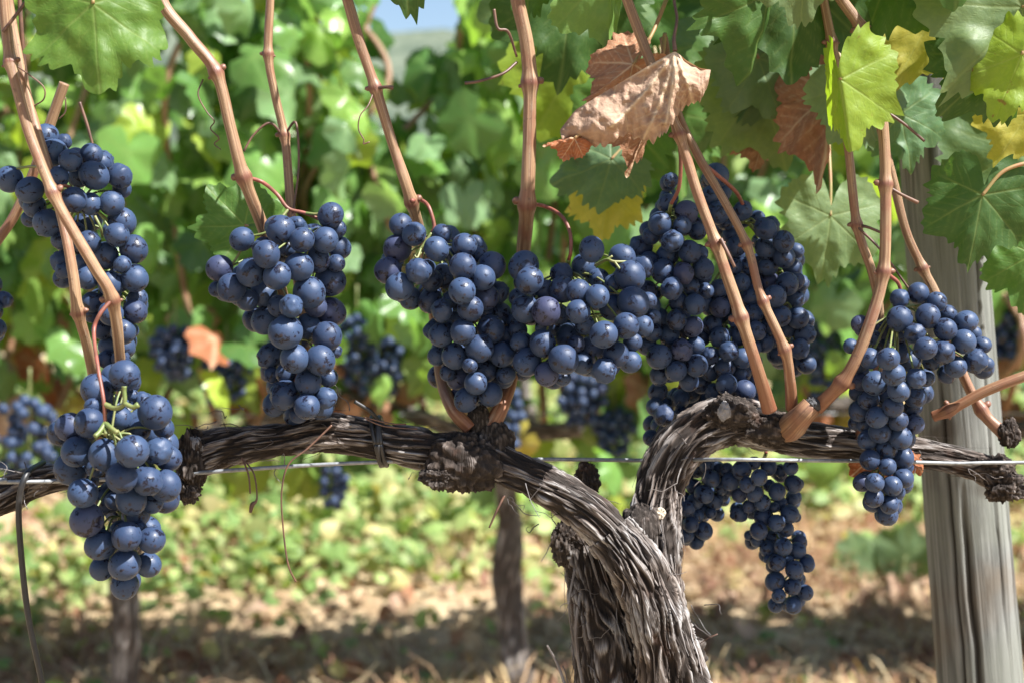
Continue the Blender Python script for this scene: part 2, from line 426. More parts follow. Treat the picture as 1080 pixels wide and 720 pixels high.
leaf_seed = [100]
def leaf(parent, base, tip, y, nrm=(0, -1, .3), tint=GREEN, m=None, y2=None, size=None, pet=None, label=None, **kw):
    """a vine leaf (part) with its petiole (sub-part); base/tip in photo pixels at depth y"""
    leaf_seed[0] += 1
    kw.setdefault('seed', leaf_seed[0]); hi = kw.pop('hi', True)
    V, F, vein = leaf_mesh(200 if hi else 110, 26 if hi else 12, **kw)
    b = pt(*base, y); e = pt(*tip, y if y2 is None else y2)
    M, L = basis(e - b, nrm)
    if size: L = size * pxm(y)
    W = (V * L) @ M.T + b
    g = np.random.default_rng(leaf_seed[0])
    tn = np.tile(np.array(tint) * g.uniform(.9, 1.1), (len(W), 1))
    o = mk('leaf', W, F, m or LEAF, parent, None, {'tint': tn, 'vein': vein})
    if label: o['label'] = label
    if pet is None:
        d = (b - e) / np.linalg.norm(b - e); q = [b, b + d * .012 + np.array([0, .006, .008]), b + d * .022 + np.array([0, .016, .02])]
    else:
        q = [b] + [pt(*p) for p in pet]
    C = spline(q, .0012); V, F, uv, h = tube(C, np.linspace(.0008, .0011, len(C)), 8)
    mk('petiole', V, F, PETIOLE, o, uv)
    return o

# ------------------------------------------------------------------ bark, canes
def bark_disp(seed, twist=0.0, depth=1.0, lump=.12):
    def f(TH, S, R):
        o = seed * 13.7; A = TH + twist * S
        def q(cell, along): k = R / cell; return np.stack([np.cos(A) * k + o, np.sin(A) * k + o * .7, S / along + o + 0 * A], -1)
        A2 = A + .55 * (fbm(np.stack([np.cos(A) * 2, np.sin(A) * 2, S / .022 + o], -1), 2) - .5)
        A = A2
        c = 1 - np.abs(2 * fbm(q(.0031, .026), 3) - 1); m_ = 1 - np.abs(2 * fbm(q(.0012, .014), 2) - 1); e = fbm(q(.0008, .008), 2)
        furrow = np.clip((c - .62) / .36, 0, 1) ** 1.2
        h = np.clip(1 - .85 * furrow - .38 * np.clip((m_ - .6) / .4, 0, 1) + .35 * (e - .5), 0, 1)
        k = fbm(np.stack([np.cos(TH) * 1.2 + o, np.sin(TH) * 1.2, S / .03 + o], -1), 3) - .5
        amp = np.minimum(.0030, R * .24) * depth / R
        return 1 + lump * 2 * k + amp * (h - .75), h
    return f
def bark_tube(acc, L, seed, ns, twist=0.0, depth=1.0, lump=.12, step=2.2):
    C, R = path(L, step); d = bark_disp(seed, twist, depth, lump)
    V, F, uv, h = tube(C, R, ns, d); acc.add(V, F, uv, h=h)
    return C, R, d, twist
def strips(acc, tb, n, g, s0=0.0, s1=1.0, lift=.0022, wide=.0011, arc=None):
    """loose ribbons of shredded bark lying along the fibre direction of a bark tube"""
    C, R, d, twist = tb; T, N, B = frames(C)
    S = np.concatenate([[0], np.cumsum(np.linalg.norm(np.diff(C, axis=0), axis=1))]); tot = S[-1]
    for _ in range(n):
        ln = g.uniform(.010, .045); a0 = g.uniform(s0, s1) * tot; a1 = a0 + ln
        if a1 > tot: a0, a1 = tot - ln, tot
        s = np.linspace(max(a0, 0), a1, 14); idx = np.clip(np.searchsorted(S, s), 0, len(C) - 1)
        th0 = g.uniform(*(arc or (0, 2 * np.pi))); th = th0 - twist * (s - s[0]) + .25 * (fbm(np.stack([s / .012, s * 0 + th0 * 9, s * 0], -1), 2) - .5)
        f = np.array([d(np.array([[a]]), np.array([[q]]), np.array([[R[i]]]))[0][0, 0] for a, q, i in zip(th, s, idx)])
        f = np.convolve(np.pad(f, 2, mode='edge'), np.ones(5) / 5, 'valid')
        t = np.linspace(0, 1, 14); e0, e1 = g.random(2) ** 4 * lift * 2.2
        up = .0004 + e0 * (1 - t) ** 3 + e1 * t ** 3
        rad = (np.cos(th)[:, None] * N[idx] + np.sin(th)[:, None] * B[idx]); tan = -np.sin(th)[:, None] * N[idx] + np.cos(th)[:, None] * B[idx]
        ctr = C[idx] + rad * (R[idx] * f + up)[:, None]
        w = wide * g.uniform(.15, .6) * (np.sin(np.pi * np.clip(t, .06, .94)) ** .5)[:, None]
        V = np.concatenate([ctr - tan * w, ctr + rad * w * .55, ctr + tan * w])
        F = []
        for k in range(13): F += [(k, k + 1, 15 + k, 14 + k), (14 + k, 15 + k, 29 + k, 28 + k)]
        off = g.uniform(0, .02)
        uv = np.stack([np.concatenate([t * 0, t * 0 + w[:, 0], t * 0 + 2 * w[:, 0]]) + off, np.tile(s, 3)], -1)
        acc.add(V, F, uv, h=np.full(42, g.uniform(.35, 1.0)))
def wisps(acc, spots, g, n):
    """hair-thin loose fibres that curl away from the bark"""
    for (u, v, y) in spots:
        for _ in range(n):
            p = pt(u, v, y) + g.normal(0, .004, 3); d = g.normal(0, 1, 3); d /= np.linalg.norm(d); q = [p]
            for k in range(5): d = d + g.normal(0, .45, 3) + np.array([0, 0, -.1]); d /= np.linalg.norm(d); q.append(q[-1] + d * g.uniform(.002, .0055))
            C = spline(q, .001); V, F, uv, h = tube(C, np.linspace(.00028, .00012, len(C)), 4); acc.add(V, F, uv, h=h * g.uniform(.5, 1))
def burl(acc, u, v, y, r, seed, sq=(1, 1, 1), rough=.5):
    """lumpy old-wood knot"""
    n1, n2 = 90, 60
    a = np.linspace(0, 2 * np.pi, n1, endpoint=False); b = np.linspace(.02, np.pi - .02, n2); A, Bb = np.meshgrid(a, b)
    D = np.stack([np.sin(Bb) * np.cos(A), np.sin(Bb) * np.sin(A), np.cos(Bb)], -1)
    o = seed * 7.1
    l = fbm(D * 1.6 + o, 3) - .5; c = 1 - np.abs(2 * fbm(D * np.array([3.2, 3.2, 1.9]) + o, 3) - 1); e = fbm(D * np.array([12, 12, 6]) + o, 3)
    h = np.clip(1.1 - c * .8 + (e - .5) * .9, 0, 1)
    rad = 1 + rough * 1.0 * l - rough * .50 * (c - .5) + rough * .46 * (e - .5)
    V = pt(u, v, y) + (D * rad[..., None]) * np.array(sq) * r * pxm(y)
    i = np.arange(n2 - 1)[:, None] * n1; j = np.arange(n1)[None]; k = (j + 1) % n1
    F = np.stack([i + j, i + k, i + n1 + k, i + n1 + j], -1).reshape(-1, 4).tolist()
    F += [tuple(range(n1))[::-1], tuple((n2 - 1) * n1 + q for q in range(n1))]
    acc.add(V.reshape(-1, 3), F, np.stack([A * r * pxm(y), Bb * r * pxm(y)], -1).reshape(-1, 2), h=h.ravel() * .80)
def cane(parent, L, nodes=(), m=None, name='cane', ns=28, base_swell=0.0):
    C, R = path(L, 1.6); R = R * .88; hh = np.zeros(len(C))
    acc = Acc(); buds = []
    for (u, v) in nodes:
        k = int(np.argmin([np.hypot(*(proj(c) - np.array([u, v]))) for c in C])); r0 = R[k]
        dd = np.linalg.norm(C - C[k], axis=1); R += r0 * .38 * np.exp(-(dd / (r0 * 1.2)) ** 2); hh = np.maximum(hh, .75 * np.exp(-(dd / (r0 * .55)) ** 2)); buds.append((k, r0))
    sd = len(C) * .37
    def d(TH, S, R_):
        q = np.stack([np.cos(TH) * 4 + sd, np.sin(TH) * 4, S / .05 + sd], -1); k = fbm(q, 2)
        l = fbm(np.stack([np.cos(TH) + sd, np.sin(TH), S / .02 + sd], -1), 2)
        return 1 + .16 * (k - .5) + .20 * (l - .5), np.broadcast_to(hh[:, None], TH.shape)
    V, F, uv, h = tube(C, R, ns, d); sl = np.concatenate([[0], np.cumsum(np.linalg.norm(np.diff(C, axis=0), axis=1))]); rip = np.clip(1 - (sl[-1] - sl) / .045, 0, 1) ** .8 * .85; nodeblush = hh * .9
    acc.add(V, F, uv, h=h, ripe=np.append(np.repeat(np.maximum(rip, nodeblush), ns), [0, rip[-1]]))
    T, N, B = frames(C)
    for q, (k, r0) in enumerate(buds):                            # a bud / leaf scar on every node
        for sgn, sz in (((1, .62),) if q % 2 else ((1, .55), (-1, .30))):
            D = np.array([math.cos(1.9), 0, 0]); a = np.linspace(0, 2 * np.pi, 12, endpoint=False); b = np.linspace(.05, np.pi - .05, 8); A, Bb = np.meshgrid(a, b)
            S_ = np.stack([np.sin(Bb) * np.cos(A), np.sin(Bb) * np.sin(A), np.cos(Bb) * 1.35], -1)
            S_ = S_ * (1 + .5 * (fbm(S_ * 2.2 + k, 2) - .5))[..., None]
            side = B[k] * (1 if (q + k) % 2 else -1) * sgn
            V = C[k] + side * R[k] * .95 + T[k] * r0 * .35 * -1 * sgn + (S_ @ np.stack([N[k], T[k], side])) * r0 * sz
            i = np.arange(7)[:, None] * 12; j = np.arange(12)[None]; kk = (j + 1) % 12
            F = np.stack([i + j, i + kk, i + 12 + kk, i + 12 + j], -1).reshape(-1, 4).tolist() + [tuple(range(12))[::-1], tuple(84 + z for z in range(12))]
            acc.add(V.reshape(-1, 3), F, None, h=np.full(96, .7), ripe=np.zeros(96))
    return acc.build(name, m or CANE, parent)
def proj(p):
    d = np.asarray(p) - CAM; c, s = math.cos(PITCH), math.sin(PITCH)
    f = d[1] * c - d[2] * s; up = d[1] * s + d[2] * c
    return np.array([540 + FPX * d[0] / f, 360 - FPX * up / f])
def twig(parent, L, m, name, ns=10, step=1.5):
    C, R = path(L, step); V, F, uv, h = tube(C, R, ns); return mk(name, V, F, m, parent, uv, {'h': h * 0})

# ------------------------------------------------------------------ the vine in front
GROUP_BUNCH = 'grape bunches hanging along the front row'
vine = thing('grapevine', pt(668, 1610, .03) * np.array([1, 1, 0]), 'gnarled old grapevine with twisted grey trunk forking into two long arms', 'grapevine', 'grapevines of the front row')
g = np.random.default_rng(3)
tr = Acc(); st = Acc(); ar = Acc(); st2 = Acc(); al = Acc(); st3 = Acc()
M_ = bark_tube(tr, [(676, 1660, .03, 66), (668, 1400, .025, 56), (662, 1100, .02, 54), (658, 860, .02, 54), (655, 780, .02, 52), (650, 720, .017, 46), (642, 660, .016, 41), (632, 612, .016, 37), (622, 578, .018, 32), (612, 556, .02, 22)], 3, 210, 4, 1.3, .14)
S_ = bark_tube(tr, [(670, 1000, .01, 44), (712, 840, 0, 46), (720, 770, -.004, 44), (708, 705, -.01, 36), (692, 648, -.014, 33), (672, 600, -.016, 30), (642, 560, -.014, 27)], 4, 180, -9, 1.35, .10)
burl(tr, 722, 694, -.006, 24, 9, (1.0, 1, 1.15), .5)
burl(tr, 600, 572, .015, 20, 5, (1.0, 1, 1.2), .7)
burl(tr, 620, 505, .03, 13, 6, (1.0, .8, 1.5), .8)
burl(tr, 676, 560, -.008, 24, 8, (1.0, .8, 1.3), .35)
tr.build('trunk', BARK, vine)
strips(st, M_, 60, g, .62, .98, .003, .0016); strips(st, S_, 70, g, .35, 1.0, .003, .0013)
wisps(st, [(612, 660, -.005), (610, 640, -.004), (606, 700, 0), (722, 640, -.01), (700, 620, -.02), (590, 548, -.01)], g, 4)
for L in ([(606, 600, -.004, 1.3), (600, 640, -.006, 1.0), (607, 690, -.004, .8)], [(612, 625, -.006, 1.6), (607, 670, -.008, 1.8), (616, 735, -.004, 1.5)], [(577, 680, -.01, 1.2), (590, 705, -.01, 1.6), (603, 745, -.008, 2.0)]):
    C, R = path(L); V, F, uv, h = tube(C, R, 7); st.add(V, F, uv, h=h)
st.build('loose_bark', STRIP, vine)
# right arm
R_ = bark_tube(ar, [(702, 670, -.004, 22), (694, 622, -.004, 27), (689, 578, -.002, 30), (690, 545, .002, 29), (697, 510, .006, 27), (716, 474, .008, 27), (745, 450, .01, 27), (780, 444, .012, 26), (815, 455, .014, 22), (850, 463, .016, 19), (890, 467, .018, 17.5), (940, 473, .02, 16), (990, 482, .022, 15), (1030, 492, .02, 16), (1062, 505, .02, 20)], 8, 150, 5, 1.2, .10)
burl(ar, 768, 436, .004, 25, 11, (1.2, .9, .8), .6); burl(ar, 808, 452, .006, 22, 12, (1.3, .9, .9), .6)
burl(ar, 1058, 512, .015, 22, 13, (1.1, .9, .9), .9); burl(ar, 1048, 492, .015, 15, 14, (1.6, .8, .9), .8); burl(ar, 1064, 458, .018, 12, 15, (1, 1, 1.4), .6)
arm_r = ar.build('arm', BARK, vine); arm_r['label'] = 'arm climbing right from the fork to the knot by the post'
strips(st2, R_, 80, g, .04, .97, .0028, .0011)
wisps(st2, [(735, 470, -.01), (720, 500, -.01), (960, 490, .005), (1040, 500, .005)], g, 3)
st2.build('loose_bark', STRIP, arm_r)
# left arm
A1 = bark_tube(al, [(662, 590, -.010, 22), (640, 556, -.014, 24), (610, 531, -.012, 23), (575, 511, -.008, 21), (540, 495, -.004, 21), (505, 482, 0, 23), (470, 476, 0, 23), (430, 470, .001, 21), (388, 463, .004, 20), (345, 457, .006, 22), (300, 464, .008, 18), (255, 469, .01, 20), (220, 476, .01, 22), (198, 488, .01, 20)], 10, 150, 7, 1.25, .08)
burl(al, 488, 488, -.008, 36, 21, (1.25, .75, .95), .62); burl(al, 462, 503, -.014, 18, 22, (1.1, .8, .7), .8); burl(al, 520, 470, .004, 26, 23, (.9, .9, 1.1), .5)
burl(al, 505, 448, .004, 15, 24, (1, 1, 1.5), .35)
burl(al, 203, 488, .004, 23, 25, (.8, .9, 1.5), .7); burl(al, 199, 517, .002, 15, 26, (1, 1, .95), .7)
arm_l = al.build('arm', BARK, vine); arm_l['label'] = 'arm running left from the fork past the big knot'
strips(st3, A1, 95, g, .03, .97, .0026, .0011)
wisps(st3, [(560, 520, -.02), (530, 520, -.02), (600, 545, -.02), (345, 440, -.005), (360, 432, 0), (225, 447, .0), (240, 445, .0), (430, 495, -.01), (300, 485, -.005)], g, 3)
st3.build('loose_bark', STRIP, arm_l)
def scar(u, v, y, r, m, nrm, parent, sq=.8):
    acc = Acc(); a = np.linspace(0, 2 * np.pi, 40, endpoint=False); P = pt(u, v, y); M, _ = basis((0, 0, 1), nrm)
    rings = [(1.0, -.25), (1.02, .1), (.85, .2), (.6, .13), (.3, .16), (.05, .12)]; V = []
    for k, (q, z) in enumerate(rings):
        rr = q * (1 + .7 * (fbm(np.stack([np.cos(a) * 1.5 + u, np.sin(a) * 1.5 + q, a * 0], -1), 3) - .5))
        V.append(np.stack([np.cos(a) * rr * sq, np.sin(a) * rr, z + 0 * a + .5 * (fbm(np.stack([np.cos(a) * 3 * q + u, np.sin(a) * 3 * q, a * 0], -1), 3) - .5)], -1))
    V = np.concatenate(V) * r * pxm(y) @ M.T + P
    F = []
    for k in range(len(rings) - 1): F += [(k * 40 + q, k * 40 + (q + 1) % 40, (k + 1) * 40 + (q + 1) % 40, (k + 1) * 40 + q) for q in range(40)]
    F.append(tuple(200 + q for q in range(40)))
    return mk('pruning_scar', V, F, m, parent)
scar(697, 541, -.011, 6.5, CUTWOOD, (.2, -1, .2), vine)
def dead_knot(u, v, y, rr, seed, parent, sq, m=GREYWOOD):
    a_ = Acc(); burl(a_, u, v, y, rr, seed, sq, .55); return a_.build('dead_knot', m, parent)
dead_knot(204, 472, .0, 11, 51, arm_l, (.9, .6, 1.2), ASHWOOD);  dead_knot(764, 434, -.012, 8, 54, arm_r, (.9, .6, 1.3), ASHWOOD)
# brown spur stub with its grey cut end
C, R = path([(822, 457, .014, 9), (834, 450, .0, 14), (846, 438, -.015, 12), (856, 428, -.016, 12)], 1.5)
V, F, uv, h = tube(C, R, 40, lambda TH, S, R: (1 + .2 * (fbm(np.stack([np.cos(TH) * 1.5, np.sin(TH) * 1.5, S / .01], -1), 3) - .5), 0 * TH + .5))
sp = mk('spur', V, F, CANERED, vine, uv, {'h': h * .3}); sp['label'] = 'short brown pruned spur with grey cut end'
a_ = Acc(); burl(a_, 857, 427, -.016, 12, 55, (.7, 1, .8), .5); a_.build('cut_end', GREYWOOD, sp)

# canes of the front vine
cane(vine, [(166, -60, -.02, 7.2), (170, 0, -.02, 7.2), (200, 40, -.02, 7), (228, 77, -.022, 7), (243, 135, -.022, 7), (257, 187, -.02, 7.2), (279, 245, -.008, 7.2), (300, 320, .012, 7), (312, 400, .015, 8), (318, 450, .01, 9)], [(228, 77), (257, 187)])
cane(vine, [(287, -60, .03, 5), (285, 0, .03, 5), (283, 58, .03, 5), (290, 100, .03, 5), (300, 143, .03, 5), (304, 185, .028, 5.2), (308, 235, .026, 5.6), (318, 330, .022, 6), (330, 450, .012, 7)], [(283, 58), (300, 143)])
cane(vine, [(350, -50, -.01, 6), (367, 2, -.01, 6.2), (380, 46, -.01, 6.2), (396, 93, -.01, 6), (415, 155, -.008, 6.2), (434, 213, -.005, 6.6), (448, 270, .03, 6.5), (460, 350, .034, 6.5), (466, 400, .02, 7.5), (478, 432, .002, 8), (496, 452, 0, 9)], [(396, 93), (434, 213)])
cane(vine, [(541, -60, .0, 8.6), (546, 0, .0, 8.6), (555, 45, .0, 8.4), (559, 88, 0, 8.2), (558, 150, 0, 8), (556, 215, 0, 8.6), (552, 270, .022, 8.4), (547, 340, .034, 8), (540, 395, .022, 8), (530, 425, .006, 9), (516, 452, .002, 10)], [(559, 88), (556, 215)])
cane(vine, [(640, -60, -.02, 6), (662, 2, -.02, 6), (684, 60, -.02, 6), (716, 142, -.022, 6), (736, 205, -.024, 6.2), (757, 262, -.026, 6.6), (780, 330, -.026, 7), (798, 385, -.022, 7.4), (812, 432, -.012, 9)], [(757, 256), (775, 338), (716, 142)])
cane(vine, [(700, 40, .02, 5), (712, 110, .012, 5), (735, 162, .0, 5), (767, 218, -.012, 5), (789, 262, -.014, 5.2), (802, 311, -.016, 5.4), (827, 367, -.018, 6), (833, 400, -.014, 6.2), (835, 430, -.006, 7.5)], [(789, 256), (802, 320), (828, 369)])
cane(vine, [(858, -60, .0, 5), (870, 8, .0, 5), (877, 45, .0, 5.6), (886, 100, .0, 5), (895, 160, 0, 5), (904, 237, .0, 5.4), (921, 292, .004, 5.4), (928, 340, .012, 5.4), (922, 420, .014, 6), (905, 465, .015, 7)], [(877, 45), (904, 237)])
cane(vine, [(850, -60, -.02, 6), (884, -5, -.02, 6.2), (909, 32, -.02, 6.6), (922, 75, -.02, 6.6), (931, 130, -.022, 6.4), (934, 192, -.024, 6.6), (932, 285, -.026, 6.8), (915, 348, -.028, 7), (892, 398, -.026, 7.4), (862, 430, -.014, 8.5)], [(910, 30), (934, 195), (932, 287), (888, 402)])
cane(vine, [(925, 120, .04, 5), (943, 195, .04, 5.2), (956, 245, .04, 5.2), (973, 283, .04, 5.4), (990, 318, .038, 5.6), (1012, 385, .032, 6), (1035, 432, .026, 6.6), (1060, 458, .02, 8)], [(973, 283), (1035, 432)])
cane(vine, [(1150, 372, -.01, 6.4), (1085, 395, -.008, 6.4), (1040, 412, -.004, 6.4), (1004, 431, 0, 6.4), (984, 439, .004, 6.8)], [(1000, 432)])
# petioles, dead tendrils, twigs
for L in ([(545, 66, 0, 1.6), (530, 78, -.006, 1.5), (505, 86, -.008, 1.5), (490, 88, -.008, 1.7)], [(935, 196, -.024, 1.7), (950, 205, -.024, 1.7), (968, 214, -.022, 2.2)],
          [(938, 120, -.02, 1.6), (955, 132, -.02, 1.5), (975, 149, -.018, 1.5)], [(905, 240, -.002, 1.4), (930, 265, -.01, 1.3), (958, 304, -.01, 1.2)],
          [(398, 93, -.012, 1.8), (408, 92, -.014, 1.8), (415, 93, -.014, 2.4)], [(760, 252, -.03, 2.2), (768, 268, -.032, 2), (775, 282, -.032, 1.6)], [(905, 238, 0, 2), (916, 240, -.004, 1.6), (935, 248, -.004, 1.5)]):
    twig(vine, L, STEMBROWN, 'tendril')
for L in ([(214, 84, -.02, .8), (209, 100, -.022, .8), (218, 118, -.022, .7), (226, 128, -.022, .7), (222, 136, -.02, .7), (231, 146, -.02, .8), (226, 152, -.02, .7), (233, 158, -.02, .6)],
          [(393, 100, -.012, .9), (388, 112, -.016, .8), (380, 122, -.018, .7), (378, 136, -.018, .7), (384, 148, -.018, .7), (383, 152, -.018, .8), (390, 150, -.018, .7)],
          [(350, 448, -.016, 1.1), (325, 472, -.02, 1.0), (304, 490, -.022, 1.0), (297, 520, -.022, .9), (299, 560, -.02, .9), (304, 595, -.02, 1.0), (312, 613, -.018, 1.1)],
          [(255, 482, -.01, 1.0), (262, 500, -.014, 1.0), (264, 520, -.014, 1.0)], [(258, 485, -.01, .9), (268, 500, -.012, .9), (271, 525, -.014, 1.0), (266, 532, -.014, 2.6), (264, 540, -.014, 1.6)],
          [(532, 522, -.018, 1.4), (524, 538, -.02, 1.2), (516, 556, -.02, 1.0)], [(545, 60, 0, 1.2), (536, 34, -.006, 1.6), (525, 30, -.008, 1.6), (521, 10, -.008, 1.6)],
          [(735, 680, -.01, .5), (748, 672, -.014, .5), (757, 668, -.014, .6)], [(428, 447, -.008, .9), (410, 446, -.012, .8), (385, 440, -.012, .7), (405, 449, -.012, .7), (440, 452, -.008, .7)],
          [(300, 146, .03, 1.4), (285, 130, .026, 1.3), (268, 142, .024, 1.2), (257, 160, .022, 1.2)], [(300, 143, .03, 1.4), (312, 130, .026, 1.3), (315, 175, .024, 1.2), (309, 225, .02, 1.2)]):
    twig(vine, L, STEMBROWN, 'tendril', 8)

# ------------------------------------------------------------------ the neighbouring vine at the left edge
nv = thing('grapevine', pt(-300, 1620, .03) * np.array([1, 1, 0]), 'grapevine at the left edge with only one arm tip and its canes in view', 'grapevine', 'grapevines of the front row')
a = Acc(); s = Acc()
T1 = bark_tube(a, [(-300, 1660, .03, 60), (-305, 1200, .03, 50), (-290, 900, .025, 45), (-250, 700, .02, 40), (-180, 600, .02, 32), (-100, 555, .02, 28), (-40, 535, .015, 24), (0, 524, .012, 21), (40, 508, .012, 16), (80, 500, .012, 14), (130, 495, .012, 12)], 31, 130, 5, 1.2, .10)
n_arm = a.build('trunk', BARK, nv)
strips(s, T1, 40, g, .80, .98, .0028, .0011); wisps(s, [(15, 505, -.01), (40, 520, -.01)], g, 5)
s.build('loose_bark', STRIP, n_arm)
cane(nv, [(0, -60, -.055, 6.5), (4, 2, -.055, 6.5), (10, 60, -.056, 6.3), (14, 80, -.058, 6.3), (31, 140, -.06, 6.4), (56, 204, -.062, 6.6), (78, 245, -.062, 6.8), (100, 282, -.06, 7), (118, 315, -.056, 7.2), (126, 372, -.04, 6.6), (128, 430, -.005, 7), (118, 490, .01, 8)], [(10, 66), (56, 204), (119, 316)])
cane(nv, [(2, -40, -.03, 6), (10, 10, -.03, 6.2), (20, 65, -.032, 6.2), (36, 130, -.035, 6), (58, 200, -.042, 6), (70, 250, -.048, 6), (77, 290, -.05, 6.2), (82, 328, -.048, 6.4), (92, 366, -.035, 6.2), (102, 420, -.008, 6.5), (108, 490, .01, 7.5)], [(82, 330)])
cane(nv, [(68, 88, .02, 6), (56, 122, .022, 6), (36, 180, .024, 6), (15, 228, .026, 6), (-20, 285, .028, 6), (-60, 400, .026, 7), (-70, 540, .02, 8)])
for L in ([(19, -30, -.03, 2), (22, 20, -.03, 2.2), (26, 70, -.028, 2.1), (33, 112, -.028, 2)], [(84, 108, .01, 1.6), (92, 132, .01, 1.6), (98, 154, .01, 1.4)], [(32, -5, -.06, 1.8), (20, 12, -.06, 1.8), (3, 34, -.06, 1.8)],
          [(15, 68, -.035, .9), (32, 80, -.036, .8), (46, 92, -.036, .8), (46, 105, -.036, .8), (34, 114, -.034, .8), (36, 124, -.034, 1)], [(69, 103, .01, .8), (69, 118, .01, .8), (62, 126, .01, .8)]):
    twig(nv, L, STEMBROWN, 'tendril')

# ------------------------------------------------------------------ grape bunches
def uvsphere(n1=28, n2=18):
    a = np.linspace(0, 2 * np.pi, n1, endpoint=False); b = np.linspace(0, np.pi, n2)[1:-1]; A, Bb = np.meshgrid(a, b)
    D = np.stack([np.sin(Bb) * np.cos(A), np.sin(Bb) * np.sin(A), np.cos(Bb)], -1).reshape(-1, 3)
    i = np.arange(n2 - 3)[:, None] * n1; j = np.arange(n1)[None]; k = (j + 1) % n1
    F = np.stack([i + j, i + n1 + j, i + n1 + k, i + k], -1).reshape(-1, 4).tolist()
    m = len(D); F += [(m, q, (q + 1) % n1) for q in range(n1)] + [(m + 1, (n2 - 3) * n1 + (q + 1) % n1, (n2 - 3) * n1 + q) for q in range(n1)]
    return np.vstack([D, [0, 0, 1], [0, 0, -1]]), F
def berry_mesh(kind, seed):
    V, F = uvsphere(); z = V[:, 2:3].copy()
    V = V * (1 + .05 * (fbm(V * 1.1 + seed * 3.3, 2) - .5))[:, None]
    V[:, 2] *= 1.04
    if kind == 'raisin': V = V * (1 + .55 * (1 - np.abs(2 * fbm(V * 2.6 + seed, 2) - 1) - .6))[:, None]
    else:
        if kind == 'soft': V = V * (1 - .13 * np.clip(1 - np.abs(2 * fbm(V * 1.7 + seed, 2) - 1) - .55, 0, 1) * 2)[:, None]
        r = np.hypot(V[:, 0], V[:, 1]); V[:, 2] += np.where(V[:, 2] < 0, .05 * np.exp(-(r / .10) ** 2) * -1 + .03 * np.exp(-(r / .22) ** 2), -.10 * np.exp(-(r / .22) ** 2))
    me = bpy.data.meshes.new('berry'); me.from_pydata(V.tolist(), [], F); me.polygons.foreach_set('use_smooth', [True] * len(me.polygons)); me.materials.append(BERRY)
    return me
BM = [berry_mesh('round', k) for k in range(5)]; SOFT = [berry_mesh('soft', 9), berry_mesh('soft', 12)]; RAISIN = berry_mesh('raisin', 20)

